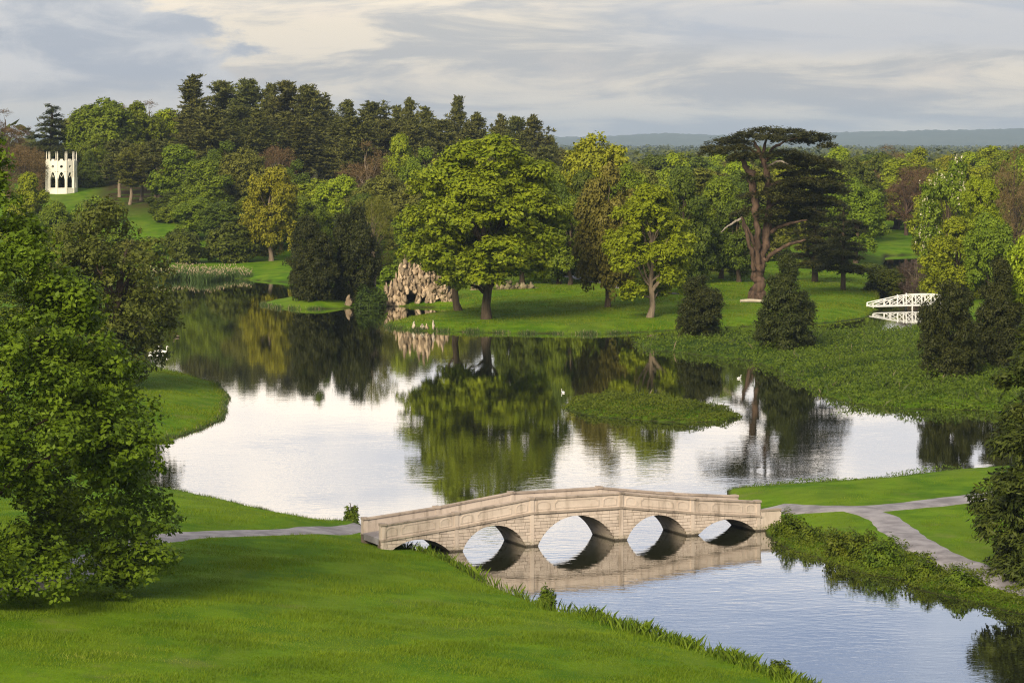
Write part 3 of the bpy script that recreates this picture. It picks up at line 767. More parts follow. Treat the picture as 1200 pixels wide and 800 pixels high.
for zi in np.arange(-.15, gh * .72, .52):
    for x in np.arange(-gw / 2, gw / 2 + .1, .60):
        xx = x + rg.uniform(-.25, .25); zz = zi + rg.uniform(-.2, .2)
        if zz > mound(xx) or any(abs(xx - cx) < hw_ and zz < h - .2 for cx, hw_, h in cav): continue
        o = link('rock', RM[rg.integers(0, 10)], grot, M['rock']); s = rg.uniform(.55, 1.05)
        o.location = (xx, -.45 - .30 * math.sin(zz * 1.3 + xx) + rg.uniform(-.25, .25), zz); o.scale = (s * .85, s * .9, s * rg.uniform(1.1, 2.6)); o.rotation_euler = (rg.uniform(-.3, .3), rg.uniform(-.25, .25), rg.uniform(0, 6.28)); cnt += 1
for x in np.arange(-gw / 2 + .3, gw / 2, .72):                                  # upright crags along the top
    o = link('crag', RM[int(rg.integers(0, 5)) * 2 + 1], grot, M['rock']); hh = rg.uniform(1.6, 3.4) * (1 if x < 2.5 else .6)
    o.location = (x, -.2 + rg.uniform(-.3, .8), mound(x) - .2 + hh * .28); o.scale = (.75, .75, hh); o.rotation_euler = (rg.uniform(-.12, .12), rg.uniform(-.12, .12), rg.uniform(0, 6))
# lower rock wall behind the oak trunks
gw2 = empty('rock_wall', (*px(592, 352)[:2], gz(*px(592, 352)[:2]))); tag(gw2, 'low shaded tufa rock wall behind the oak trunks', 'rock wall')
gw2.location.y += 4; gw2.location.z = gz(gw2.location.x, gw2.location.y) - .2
M['rock_shaded'] = stone_mat('shaded_mossy_rock', (.12, .105, .06), (.22, .18, .11), (.05, .06, .02), .4)  # tufa in mossy tones, darkened so the oak's shade sits in the colour
for zi in np.arange(0, 2.3, .6):
    for x in np.arange(-5.0, 5.2, .75):
        if zi > 1.7 - .2 * abs(x + 1): continue
        o = link('rock', RM[rg.integers(0, 10)], gw2, M['rock_shaded']); s = rg.uniform(.7, 1.15)
        o.location = (x + rg.uniform(-.25, .25), rg.uniform(-.3, .3), zi + .1); o.scale = (s, s, s * rg.uniform(.9, 1.6)); o.rotation_euler = (rg.uniform(-.5, .5), rg.uniform(-.4, .4), rg.uniform(0, 6.28))
# ivy on the wall left of the grotto
def bushy(name, loc, size, leaf, label, cat, n=2600, ls=.2, seed=0, group=None, part='foliage'):
    r = np.random.default_rng(seed); sx, sy, sz = size
    D = rdir(r, n); D[:, 2] = np.abs(D[:, 2])
    k = r.uniform(.55, 1.05, n) * (1 + .18 * np.sin(D[:, 0] * 6 + seed) + .14 * np.sin(D[:, 1] * 7 + D[:, 2] * 5 + seed))
    P = D * k[:, None] * np.array([sx / 2, sy / 2, sz]); P[:, 2] = np.maximum(P[:, 2], 0.02)
    V, Q = leaves(r, P, D + r.normal(0, .5, (n, 3)) + [0, 0, .4], ls, .55)
    e = empty(name, loc)
    link(part, np_mesh(part, V, Q, False, {'tone': ('FACE', np.clip(.5 * (.5 + .5 * np.sin(P[:, 0] * 4 / max(sx, 1) * 3 + P[:, 2] * 5)) + .5 * r.uniform(0, 1, n), 0, 1))}), e, L[leaf])
    st = MB()
    for i in range(5): a = i * 1.3; st.tube([(0, 0, -.1), (math.cos(a) * sx * .12, math.sin(a) * sy * .12, sz * .4), (math.cos(a) * sx * .26, math.sin(a) * sy * .26, sz * .7)], [.04, .03, .012], 4)
    st.build('stem', M['bark_d'], e)
    return tag(e, label, cat, group)
p = px(432, 361); bushy('ivy_bush', (p[0], p[1] + 1.5, .05), (5.0, 3.4, 3.0), 'ivy', 'clipped dark ivy mass filling the bank beside the grotto', 'bush', 4200, .2, 4)
p = px(409, 360); 
o = empty('boulder', (p[0], p[1], -.05)); r_ = link('stone', RM[1], o, M['rock'], (0, 0, .9)); r_.scale = (1.2, 1.0, 2.2); tag(o, 'tall tan boulder at the water edge beside the ivy', 'boulder')
for i, (x, y, h, wd, lb) in enumerate([(485, 385.5, 1.5, .55, 'slim pale upright stone with leaning top on the lawn edge'), (495, 386, 1.0, .8, 'squat pale stone between two upright stones by the water'), (500, 386, 1.1, .6, 'small rounded tan stone beside the tallest lakeside stone'), (508, 386.5, 1.9, .62, 'tallest pointed white lakeside stone of the little group')]):
    X, Y, Z = solve(x, y); o = link('lakeside_stone', RM[i * 2 + 1], None, M['rock'] if i == 2 else M['log'], (X, Y, Z + h * .42)); o.scale = (wd * .8, wd * .8, h * .75); o.location.z = Z + h * .3; o.rotation_euler = (0, .1, i); tag(o, lb, 'stone', 'upright stones on the lake shore')

# ------------------------------------------------------------------ white timber footbridge
cb0 = np.array(px(1023, 363)); cb1 = np.array(px(1102, 361)); cd = cb1 - cb0; cl_ = float(np.linalg.norm(cd[:2]))
cbr = empty('timber_footbridge', tuple(cb0), math.atan2(cd[1], cd[0])); tag(cbr, 'small white wooden footbridge with crossed lattice rails over the far channel', 'footbridge')
def dz(s): return .55 + 0.0 * s
MB().box(-.1, cl_ + .1, .1, 1.7, .42, .55).build('deck', M['white'], cbr)
posts = [0, cl_ * .25, cl_ * .45, cl_ * .58, cl_ * .72, cl_ * .86, cl_]
def rt(s): return .55 + float(np.interp(s / cl_, [0, .45, .6, .8, 1], [.45, 1.35, 1.55, 1.6, 1.5]))
for y0 in (0.0, 1.8):
    rail = MB()
    for s0, s1 in zip(posts[:-1], posts[1:]): rail.bar((s0, y0, rt(s0)), (s1, y0, rt(s1)), .11, .13)
    rail.build('top_rail', M['white'], cbr)
    MB().bar((-.1, y0, .5), (cl_ + .1, y0, .5), .16, .17).build('beam', M['white'], cbr)
    for i, s in enumerate(posts): MB().box(s - .08, s + .08, y0 - .075, y0 + .075, -1.2 if i in (0, 3, 6) else .45, rt(s) + (.22 if i in (2, 3) else .02)).build('post', M['white'], cbr)
    for s0, s1 in zip(posts[:-1], posts[1:]):
        MB().bar((s0, y0 + .06, .58), (s1, y0 + .06, rt(s1) - .05), .07, .09).build('brace', M['white'], cbr)
        if s0 > cl_ * .2: MB().bar((s0, y0 - .06, rt(s0) - .05), (s1, y0 - .06, .58), .07, .09).build('brace', M['white'], cbr)

# ------------------------------------------------------------------ water birds, log
def bird(name, x, y, ln, m, label, rz, neck=True, cat='bird'):
    X, Y, _ = px(x, y); b = MB(); e = empty(name, (X, Y, 0), rz)
    t = np.linspace(0, 1, 9)
    b.tube(np.stack([(t - .5) * ln, 0 * t, .10 * ln + .10 * ln * t ** 3 * 0 + .16 * ln * (t < .1)], 1), np.maximum(.21 * ln * np.sin(np.pi * (t * .94 + .03)) ** .7, .01), 10)
    if neck: b.tube([(.36 * ln, 0, .12 * ln), (.50 * ln, 0, .34 * ln), (.44 * ln, 0, .58 * ln), (.52 * ln, 0, .68 * ln), (.62 * ln, 0, .66 * ln)], [.09 * ln, .05 * ln, .045 * ln, .065 * ln, .03 * ln], 7)
    b.build('body', m, e, True)
    MB().tube([(.60 * ln, 0, .66 * ln), (.73 * ln, 0, .62 * ln)], [.028 * ln, .008 * ln], 5).build('bill', M['log'], e)
    tag(e, label, cat); return e
bird('swan', 180, 414, 1.2, M['white'], 'white swan under the drooping left-hand oak branches', 0.2)
bird('swan', 190, 413.5, 1.15, M['white'], 'second white swan following on open side of the other', 0.0)
bird('swan', 207, 395, .9, M['rock'], 'dull grey-brown cygnet swimming out from the oak', 2.6)
bird('gull', 866, 443.5, .55, M['white'], 'lone white gull floating near the marsh bank', .6, True)
bird('gull', 660, 460, .5, M['white'], 'white gull floating behind the low green islet', 2.2, True)
bird('gull', 791, 384.5, .5, M['white'], 'white gull at the channel mouth below the lime tree', 1.0, True)
bird('duck', 415, 596, .55, M['bark_d'], 'dark duck on the water beside the bridge end', 2.9, True)
X, Y, Z = solve(884, 355); o = MB().tube([(-2.2, 0, .28), (-.8, .2, .3), (.8, 0, .26), (2.4, -.3, .2)], [.22, .28, .24, .16], 8).build('fallen_log', M['log'], None, True, (X, Y - 1, Z - .05)); tag(o, 'bleached fallen log lying at the foot of the great cedar', 'log')

# ------------------------------------------------------------------ trees: foreground and landmarks
lp = solve(-25, 692)
NEARP = prof([(0, .86), (.1, 1), (.2, .98), (.33, .92), (.5, .76), (.66, .53), (.8, .30), (.92, .14), (1, .04)])
near_tree = mk_broad(101, H=24.5, W=21.0, pf=NEARP, z0=.03, nl=240, lr=.175, ncl=26, cr=.62, nlf=32, ls=.145, r0=.36, hang=.06)
tree('broadleaf_tree', near_tree, lp, 22.3, 21.5, 'near', 'bark_d', 'huge leafy green tree overhanging the left lawn and path', rot=.5)
OLD = mk_broad(102, H=18, W=16, pf=ROUND, z0=.06, nl=64, lr=.32, ncl=22, cr=.85, nlf=26, ls=.21, r0=.6)
tree_px('oak_tree', OLD, 122, 228, 200, 'oldoak', 'bark_d', 'thin-leaved olive brown oak with gnarled dark limbs on left promontory', ybase=452, rot=1.2)
tree_px('oak_tree', OLD, 60, 262, 150, 'mid', 'bark_d', 'green oak standing just behind the olive brown oak', Y=330, rot=3.2)
OAK = mk_broad(103, H=25, W=22, pf=prof([(0, .5), (.12, .8), (.28, 1), (.5, .92), (.72, .76), (.88, .5), (1, .1)]), z0=.19, nl=96, lr=.27, ncl=36, cr=.9, nlf=32, ls=.27, r0=.52, flat=.62)
tree_px('oak_tree', OAK, 570, 158, 222, 'oak', 'bark', 'big spreading bright green oak on the lakeside lawn', ybase=374, rot=2.0)
OAK2 = mk_broad(113, H=16, W=13, pf=ROUND, z0=.45, nl=36, r0=.5)
tree_px('oak_tree', OAK2, 538, 230, 108, 'oak', 'bark', 'smaller oak leaning over the grotto beside the big oak', ybase=364, rot=1.0)
LIME = mk_broad(104, H=20, W=13, pf=prof([(0, .62), (.15, .95), (.35, 1), (.55, .85), (.75, .66), (.9, .4), (1, .1)]), z0=.13, nl=54, lr=.27, ncl=26, cr=.8, nlf=30, ls=.26, r0=.42)
tree_px('lime_tree', LIME, 761, 203, 110, 'lime', 'bark_p', 'vivid yellow-green tree with pale trunk alone on the lakeside lawn', ybase=372, rot=.4)
tree_px('beech_tree', B[1], 712, 196, 92, 'copper', 'bark', 'bronze-leaved tree with brown trunk between the big oak and vivid tree', ybase=360)
tree_px('beech_tree', B[3], 700, 162, 116, 'yellow', 'bark', 'rounded yellow-olive tree rising behind the bronze-leaved tree', Y=470)
tree_px('broadleaf_tree', B[2], 785, 240, 60, 'deep', 'bark_d', 'dark slim tree tucked behind the vivid yellow-green tree', Y=420)
# great cedar, built from its own limbs
Yc = solve(887, 350)[1]; cx0, cy0, cz0 = solve(887, 350)
ced = empty('cedar_tree', (cx0, cy0, cz0 - .1)); tag(ced, 'great flat-topped cedar with forked red-brown trunks towering over the lawn', 'tree')
def cp(x, y, dy=0.0):
    X, Y, Z = pxd(800 + x * .3, 130 + y * .3, Yc); return (X - cx0, dy, Z - cz0 + .1)
rngc = np.random.default_rng(8)
def rough(pts, rr, k=5):
    P = np.array(pts, float); n = len(P); t = np.arange(n); tt = np.linspace(0, n - 1, (n - 1) * k + 1)
    Q_ = np.stack([np.interp(tt, t, P[:, j]) for j in range(3)], 1)
    for _ in range(3): Q_[1:-1] = (Q_[:-2] + 2 * Q_[1:-1] + Q_[2:]) / 4
    rad = np.interp(tt, t, rr) * rngc.uniform(.82, 1.16, len(tt)); Q_ += rngc.normal(0, .16, Q_.shape) * rad[:, None] * 1.6
    return Q_, rad
tr = MB()
tr.tube(*rough([cp(288, 762), cp(289, 735), cp(291, 690), cp(294, 640), cp(298, 600)], [1.55, 1.15, 1.0, .98, .85]), 12)
tr.tube(*rough([cp(300, 615), cp(318, 540, .4), cp(333, 460, .6), cp(342, 370, .5), cp(336, 280, .2), cp(318, 205), cp(300, 160, -.3), cp(280, 120)], [.75, .7, .62, .56, .5, .42, .33, .18]), 9)
tr.tube(*rough([cp(290, 610, -.2), cp(289, 500, -.9), cp(284, 400, -1.2), cp(274, 310, -1.3), cp(268, 250, -1), cp(240, 205, -1), cp(200, 160, -1.5)], [.66, .55, .52, .6, .66, .36, .15]), 9)
tr.build('trunk', M['bark_c'], ced, True)
for pts, rr, mm in [([cp(280, 620, -.5), cp(262, 540, -1.6), cp(243, 470, -2.2), cp(226, 415, -2.4)], [.42, .36, .3, .22], 'bark_c'),
        ([cp(226, 415, -2.4), cp(196, 434, -3), cp(170, 446, -3.4), cp(142, 472, -3.6)], [.2, .17, .13, .06], 'bark_w'),
        ([cp(283, 530, -.9), cp(262, 480, -1.8), cp(236, 438, -2.3)], [.3, .26, .2], 'bark_c'),
        ([cp(312, 590), cp(345, 560, -1.0), cp(400, 522, -2), cp(470, 500, -3)], [.42, .36, .3, .16], 'bark_c'),
        ([cp(335, 480, .4), cp(375, 455, -.5), cp(430, 434, -1.5), cp(480, 425, -2)], [.36, .3, .24, .1], 'bark_c'),
        ([cp(318, 205), cp(350, 150, 1), cp(400, 120, 2), cp(470, 100, 2)], [.3, .24, .18, .06], 'bark_c'),
        ([cp(310, 180), cp(270, 150, 2), cp(210, 120, 3), cp(150, 125, 3)], [.28, .22, .16, .06], 'bark_c'),
        ([cp(336, 215), cp(370, 192, -1.8), cp(405, 208, -2.6)], [.2, .16, .08], 'bark_w'),
        ([cp(338, 300), cp(400, 270, 1.5), cp(480, 262, 2.5), cp(560, 270, 3)], [.32, .24, .16, .05], 'bark_c'),
        ([cp(342, 370), cp(400, 345, 2), cp(470, 340, 3)], [.3, .22, .08], 'bark_c'),
        ([cp(312, 190), cp(320, 140, .5), cp(335, 95, 1), cp(350, 70, 1)], [.3, .22, .14, .05], 'bark_c')]:
    MB().tube(*rough(pts, rr), 7).build('limb', M[mm], ced, True)
pads = []
for x, y, wpx_, dy in [(330, 72, 150, 1), (430, 78, 130, 2), (250, 92, 150, -1), (180, 112, 130, 0), (130, 140, 120, 1), (500, 92, 130, -1), (545, 108, 90, 1), (335, 100, 130, -3), (425, 104, 120, 4), (215, 120, 120, 4),
        (120, 158, 110, -2), (235, 168, 110, -3.5), (215, 182, 90, 0), (400, 160, 170, -1), (470, 180, 190, 1), (540, 195, 150, 2), (430, 205, 160, 4), (580, 215, 90, 0), (510, 235, 190, 3), (590, 262, 110, 2), (440, 245, 120, 5),
        (385, 300, 130, -2), (480, 290, 180, 4), (570, 310, 170, 4), (300, 322, 110, -2), (430, 350, 180, 4), (540, 360, 170, 5), (270, 382, 100, 1), (215, 400, 80, -1.5), (345, 388, 110, -2.6), (480, 400, 150, 5), (400, 420, 100, 4), (250, 255, 60, -2), (300, 175, 120, 3), (480, 112, 110, 3), (205, 142, 120, -3), (560, 132, 80, -2), (380, 215, 100, -3), (440, 270, 170, -1), (530, 275, 160, -1), (600, 300, 110, 3), (450, 320, 160, 0), (520, 335, 170, 1), (420, 380, 150, 1), (500, 420, 140, 3), (390, 440, 90, 2), (290, 350, 80, 3), (390, 335, 120, -3), (300, 262, 90, -2.5), (330, 420, 90, -1.5), (250, 330, 80, 2)]:
    X, Y_, Z = cp(x, y, dy); a = wpx_ * .3 / F * Yc / 2 * 1.12
    pads.append((np.array([X, Y_, Z]), a, a * .8, rngc.uniform(0, 6.28)))
Vp, Qp, tp = pad_leaves(rngc, pads, .10, 34, .30, .20)
link('crown', np_mesh('crown', Vp, Qp, False, {'tone': ('FACE', tp)}), ced, L['cedar'])
tree_px('cedar_tree', CED, 955, 214, 88, 'cedar', 'bark_d', 'dark layered conifer crowding the right side of the great cedar', Y=470)
tree_px('cedar_tree', CED, 988, 232, 74, 'cedar', 'bark', 'smaller layered conifer on grass slope above the footbridge', ybase=340)
tree_px('pine_tree', PI[1], 822, 200, 70, 'olive', 'bark', 'brownish thin pine left of the great cedar', Y=500)
tree_px('cedar_tree', CED, 60, 120, 92, 'cedar', 'bark_d', 'flat-topped dark cedar rising directly behind the white temple', Y=690)
tree_px('yew_tree', YEW[1], 70, 168, 62, 'yew', 'bark_d', 'dark yew closing the view directly behind the white temple', Y=664)
tree_px('yew_tree', YEW[1], 44, 176, 40, 'brown', 'bark_d', 'rusty brown tree left of the white temple', Y=660)
tree_px('yew_tree', YEW[0], 104, 178, 40, 'deep', 'bark_d', 'deep green conical tree right behind the white temple', Y=662)
tree_px('larch_tree', BARE[1], 28, 158, 62, 'brown', 'bark', 'brown twiggy tree on the slope before the temple', Y=600)
tree_px('broadleaf_tree', B[2], 32, 206, 66, 'fresh', 'bark', 'leafy green tree filling the slope below the temple', Y=560)
tree_px('broadleaf_tree', B[4], 66, 236, 56, 'mid', 'bark', 'low green tree on the slope under the temple', Y=540)
# yews and dark bushes
tree_px('yew_bush', YEW[1], 820, 318, 56, 'yew', 'bark_d', 'compact dark yew beside the channel below the lawn', ybase=395, cat='bush')
tree_px('yew_bush', YEW[0], 921, 298, 78, 'yew', 'bark_d', 'large conical dark yew standing in front of the great cedar', ybase=408, cat='bush')
tree_px('yew_bush', YEW[1], 1113, 322, 76, 'yew', 'bark_d', 'broad dark yew hiding the end of the white footbridge', ybase=443, cat='bush')
tree_px('yew_bush', YEW[0], 1172, 304, 80, 'yew', 'bark_d', 'dark yew behind the marsh beside the broad yew', ybase=432, cat='bush')
tree_px('shrub', SHR[0], 1036, 312, 54, 'deep', 'bark_d', 'dark green shrub on the bank behind the white footbridge', Y=455, cat='bush')
# right edge, near
NY = mk_broad(105, H=20, W=11, pf=prof([(0, .8), (.1, 1), (.3, .95), (.55, .7), (.8, .4), (1, .05)]), z0=.02, nl=130, lr=.24, ncl=34, cr=.6, nlf=26, ls=.19, r0=.4, aspect=.32, dirbias=1.0, hang=.12)
rp = solve(1262, 668)
tree('yew_tree', NY, rp, CH - (262 - HOR) / F * rp[1] - rp[2], 12.2, 'yewg', 'bark_d', 'tall dark green yew with drooping sprays at the right path', rot=.3)
tree_px('broadleaf_tree', B[1], 1216, 262, 100, 'fresh', 'bark_d', 'fresh green tree just behind the tall path-side yew', Y=300)
# right middle distance
CHE = mk_broad(106, H=18, W=13, pf=EGG, z0=.08, nl=50, lr=.28, ncl=28, cr=.85, nlf=28, ls=.28, r0=.45)
e = tree_px('chestnut_tree', CHE, 1112, 176, 82, 'mid', 'bark', 'horse chestnut dotted with upright cream blossom candles', Y=470, rot=0.0)
rr_ = np.random.default_rng(9); cv_ = np.empty(len(CHE['crown'].vertices) * 3, np.float32); CHE['crown'].vertices.foreach_get('co', cv_); cv_ = cv_.reshape(-1, 3)[::4]
rad_ = np.hypot(cv_[:, 0], cv_[:, 1]); ok = (rad_ > 3.2) | (cv_[:, 2] > 13); idx = rr_.permutation(np.nonzero(ok)[0])[:620]
Pb = np.repeat(cv_[idx] + cv_[idx] * [.05, .05, .015], 5, 0) + rr_.normal(0, .07, (3100, 3)) * [1, 1, 2.4]
Vb, Qb = leaves(rr_, Pb, rdir(rr_, 3100), .13, .7); link('blossom', np_mesh('blossom', Vb, Qb, False, {'tone': ('FACE', rr_.uniform(0, 1, 3100))}), e, L['blossom'])
tree_px('broadleaf_tree', LIME, 1150, 196, 66, 'lime', 'bark', 'bright yellow-green tree right of the blossoming chestnut', Y=455)
tree_px('broadleaf_tree', B[2], 1122, 258, 92, 'fresh', 'bark', 'leafy green tree in front of the blossoming chestnut', Y=425)
tree_px('broadleaf_tree', B[4], 1160, 250, 70, 'mid', 'bark', 'mid green tree between chestnut and right yews', Y=418)
tree_px('larch_tree', BARE[0], 1192, 172, 76, 'brown', 'bark', 'brown-budded feathery tree at right beyond the yews', Y=520)
tree_px('willow_shrub', BARE[1], 1072, 296, 46, 'twig', 'bark_p', 'bare pale-twigged willow on the bank behind footbridge', Y=450, cat='shrub')
tree_px('willow_shrub', BARE[0], 1092, 300, 40, 'olive', 'bark_p', 'olive-budded willow shrub right of the bare willow', Y=452, cat='shrub')
# peninsula and its dark trees
tree_px('yew_tree', YEW[1], 365, 246, 58, 'yew', 'bark_d', 'dark rounded yew on the grassy point, farther from grotto', ybase=352)
tree_px('yew_tree', YEW[1], 412, 234, 68, 'yew', 'bark_d', 'broad dark yew on the grassy point beside the grotto', ybase=353)
tree_px('birch_tree', BARE[1], 438, 212, 62, 'olive', 'bark_p', 'slender sparse tree with forked pale trunk above the ivy', ybase=352)
tree_px('broadleaf_tree', B[1], 372, 246, 50, 'deep', 'bark_d', 'thin dark tree with bare stems on the grassy point', ybase=350)
# ------------------------------------------------------------------ trees: west bank and hill
tree_px('maple_tree', B[4], 318, 195, 78, 'yellow', 'bark_p', 'yellow-green tree with pale straight trunk on far lake bank', ybase=306, rot=.2)
tree_px('shrub', SHR[0], 214, 268, 54, 'deep', 'bark_d', 'round dark green shrub above the reed bed', ybase=309, cat='bush')
tree_px('shrub', SHR[1], 268, 262, 62, 'deep', 'bark_d', 'wide dark shrub left of the yellow-green bank tree', ybase=308, cat='bush')
for i, (x, y, wd, h, lf, lb) in enumerate([(196, 262, 34, 20, 'mid', 'bushy thicket at the foot of the grassy slope'), (176, 300, 44, 22, 'mid', 'leafy bank bush behind the reed bed'), (150, 306, 44, 26, 'olive', 'olive bush on the bank under the slope'), (112, 262, 50, 30, 'mid', 'rounded green bush below the white temple'), (92, 285, 56, 34, 'fresh', 'fresh green bush lower on the temple slope'), (136, 288, 40, 20, 'mid', 'low green bush midway down the temple slope'), (300, 300, 40, 26, 'deep', 'dark bush beside the yellow-green bank tree')]):
    X, Y, Z = solve(x, y); tree('shrub', SHR[i % 2], (X, Y, Z), h / F * Y, wd / F * Y, lf, 'bark_d', lb, cat='bush')
def grp(specs, group, label):
    for s in specs:
        nm, p, x, yt, wd, lf, bk, Y = s; wd *= 1.25
        tree_px(nm, p, x, yt, wd, lf, bk, label, Y=Y, group=group)
PINES = [(222,90,62),(262,97,50),(290,95,48),(318,99,44),(337,97,46),(362,102,48),(380,116,42),(405,119,46),(440,121,48),(466,125,40),(478,117,36),(502,127,46),(536,114,42),(562,134,44),(590,136,36),(604,139,40),(628,137,44),(646,160,34)]
grp([('pine_tree', PI[(i * 3 + i // 4) % 5], x, y, wd, 'pine', 'bark_d', 700 + (i * 37) % 45) for i, (x, y, wd) in enumerate(PINES)], 'pines along the hilltop skyline', 'dark pine standing against the sky along the wooded hilltop')
P2 = [(245,128,54),(278,126,56),(305,128,50),(330,132,60),(350,140,60),(375,134,52),(395,140,56),(420,138,52),(452,142,56),(485,140,54),(515,142,50),(548,146,56),(580,150,52),(612,156,48),(640,172,42),(228,140,50),(300,150,60),(345,158,56),(405,160,60),(460,160,50)]
grp([('pine_tree', PI[(i * 2 + 1 + i // 5) % 5], x, y, wd, 'pine', 'bark_d', 655 + (i * 23) % 40) for i, (x, y, wd) in enumerate(P2)], 'pines below the skyline', 'dark pine within the wood below the skyline pines')
W1 = [(120,118,80,'mid',3),(160,122,70,'mid',1),(190,128,60,'fresh',4),(100,130,60,'olive',0),(150,150,70,'deep',2),(112,160,46,'mid',1),(98,172,30,'deep',4)]
for i, (x, y, wd, lf, b) in enumerate(W1): grp([('broadleaf_tree', B[b], x, y, wd, lf, 'bark', 690 + 9 * i if i < 5 else 668)], None, ['broad mid green tree topping the wood right of the temple', 'mid green tree beside the broad one right of temple', 'fresh green tree next to the first tall skyline pine', 'olive tinted tree just right of the white temple', 'deep green tree above the bare-stemmed pines', 'narrow mid green tree close to the temple', 'small deep green tree touching the right side of temple'][i])
grp([('larch_tree', BARE[i % 2], x, y, 60, 'brown', 'bark', Y) for i, (x, y, Y) in enumerate([(10,150,640),(38,168,690),(5,128,760),(148,112,745),(175,118,760)])], 'bare brown trees near the temple', 'brown nearly leafless tree in the wood around the temple')
grp([('pine_tree', PI[1], x, y, 44, lf, 'bark_p', Y) for x, y, lf, Y in [(140,165,'pine',640),(165,170,'olive',635),(186,165,'pine',632),(152,178,'olive',628),(180,182,'pine',626)]], 'bare-stemmed pines', 'slender pine with bare pale stem at the edge of grassy slope')
W2 = [(208,172,66,'mid',0,625),(240,190,70,'mid',2,600),(262,168,60,'deep',1,620),(285,176,60,'olive',3,612),(232,232,56,'mid',4,575),(262,238,56,'deep',0,570),(290,232,52,'mid',2,572),
      (345,190,52,'deep',1,600),(372,212,70,'fresh',3,585),(352,232,60,'mid',0,565),(398,206,64,'fresh',4,575),(470,162,52,'fresh',2,610),(495,176,60,'mid',1,600),(455,205,80,'olive',3,560),(480,225,76,'olive',0,540),(500,240,70,'mid',4,520),
      (425,230,60,'deep',2,540),(330,250,60,'deep',3,560),(640,192,66,'mid',1,455),(655,215,66,'deep',4,450),(668,235,60,'mid',0,446),(684,205,60,'deep',2,458),(612,215,70,'deep',1,452),(735,196,60,'mid',3,462),(800,205,64,'deep',2,455),(845,212,66,'mid',0,470),(866,230,60,'deep',4,462),(520,200,70,'fresh',3,560),(200,225,50,'deep',1,610)]
lab = {'mid': 'mid green leafy tree in the wood behind the lake and lawn', 'deep': 'deep green leafy tree in the wood behind the lake and lawn', 'olive': 'olive tinted tree in the wood behind the lake head', 'fresh': 'fresh green tree in the wood behind the lake head'}
for lf in lab:
    grp([('broadleaf_tree', B[b], x, y, wd, l, 'bark', Y) for x, y, wd, l, b, Y in W2 if l == lf], lf + ' trees behind the lake head', lab[lf])
grp([('larch_tree', BARE[i % 2], x, y, wd, 'brown', 'bark_p', Y) for i, (x, y, wd, Y) in enumerate([(430,165,62,600),(325,160,44,625),(512,185,50,610)])], 'brown budding trees before the pines', 'brown budding tree showing pale branches before the dark pines')
# ------------------------------------------------------------------ trees: east side and beyond
rt_ = random.Random(17); E = []
for x in range(650, 1215, 24):
    for Y, yt, dv in ((560, 212, 16), (650, 192, 12), (780, 180, 8)):
        if Y == 560 and (1020 < x < 1100 or x > 1180): continue
        if Y == 650 and 1030 < x < 1095: Y = 720
        E.append((x + rt_.uniform(-10, 10), yt + rt_.uniform(-dv, dv), rt_.uniform(52, 84), rt_.choice(['mid', 'fresh', 'olive', 'yellow', 'mid', 'fresh', 'deep']), rt_.randrange(5), Y + rt_.uniform(-25, 25)))
lab2 = {'mid': 'mid green tree in the eastern wood beyond the cedar lawn', 'deep': 'deep green tree in the eastern wood beyond the cedar lawn', 'olive': 'olive tinted tree in the eastern wood beyond the cedar lawn', 'fresh': 'fresh green tree in the eastern wood beyond the cedar lawn', 'yellow': 'yellowish tree in the eastern wood beyond the cedar lawn'}
for lf in lab2:
    grp([('broadleaf_tree', B[b], x, y, wd, l, 'bark', Y) for x, y, wd, l, b, Y in E if l == lf], lf + ' trees of the eastern wood', lab2[lf])
grp([('larch_tree', BARE[i % 2], x, y, 60, 'brown', 'bark_c', Y) for i, (x, y, Y) in enumerate([(1052,178,700),(1075,185,690),(1040,170,760),(1090,196,680),(1062,195,672)])], 'brown trees above the far channel', 'brown feathery tree on the grass bank above the far channel')
U = []
for x in range(645, 890, 17): U.append((x + rt_.uniform(-6, 6), 300 + rt_.uniform(-8, 8), rt_.uniform(30, 52), 505 + rt_.uniform(-12, 14)))
for x in range(930, 1030, 18): U.append((x, 306 + rt_.uniform(-6, 6), 34, 520))
for x in range(455, 650, 24): U.append((x, 306 + rt_.uniform(-8, 8), 44, 470 + rt_.uniform(-8, 8)))
for i, (x, y, wd, Y) in enumerate(U):
    tree_px('shrub', SHR[i % 2], x, y, wd, 'deep' if i % 3 else 'mid', 'bark_d', 'dark undergrowth shrub beneath the trees at the back of the lawn', Y=Y, cat='bush', group='undergrowth shrubs behind the lawn')

# far woods and hills
rf = np.random.default_rng(21); nF = 2600
Yf = 850 * (9000 / 850) ** rf.uniform(0, 1, nF); pxx = rf.uniform(-200, 1400, nF); Xf = (pxx - 600) / F * Yf
open_ = (np.sin(Yf / 210 + pxx / 260) > .55) & (Yf > 1100); Yf, Xf, pxx = Yf[~open_], Xf[~open_], pxx[~open_]
gF = ground(Xf, Yf); hF = rf.uniform(12, 19, len(Yf)); wF = rf.uniform(5, 9, len(Yf)) * (1 + Yf / 2200)
nl = 42; D = rdir(rf, len(Yf) * nl); D[:, 2] = D[:, 2] * .5 + .5; ci = np.repeat(np.arange(len(Yf)), nl)
k = rf.uniform(.6, 1.05, len(ci)); P = np.stack([Xf[ci] + D[:, 0] * wF[ci] * k, Yf[ci] + D[:, 1] * wF[ci] * k, gF[ci] + hF[ci] * (.08 + .92 * D[:, 2] * k)], 1)
Vf, Qf = leaves(rf, P, D + rf.normal(0, .3, D.shape), 1.25, .7)
Vf = Vf.reshape(-1, 4, 3); Vf = P[:, None] + (Vf - P[:, None]) * (1 + Yf[ci] / 2600)[:, None, None]
tF = np.clip(rf.uniform(0, 1, len(Yf))[ci] * .7 + rf.uniform(0, .3, len(ci)), 0, 1)
L['far'] = leaf_mat('far_wood_leaf', (.026, .050, .010), (.11, .145, .022), .2)
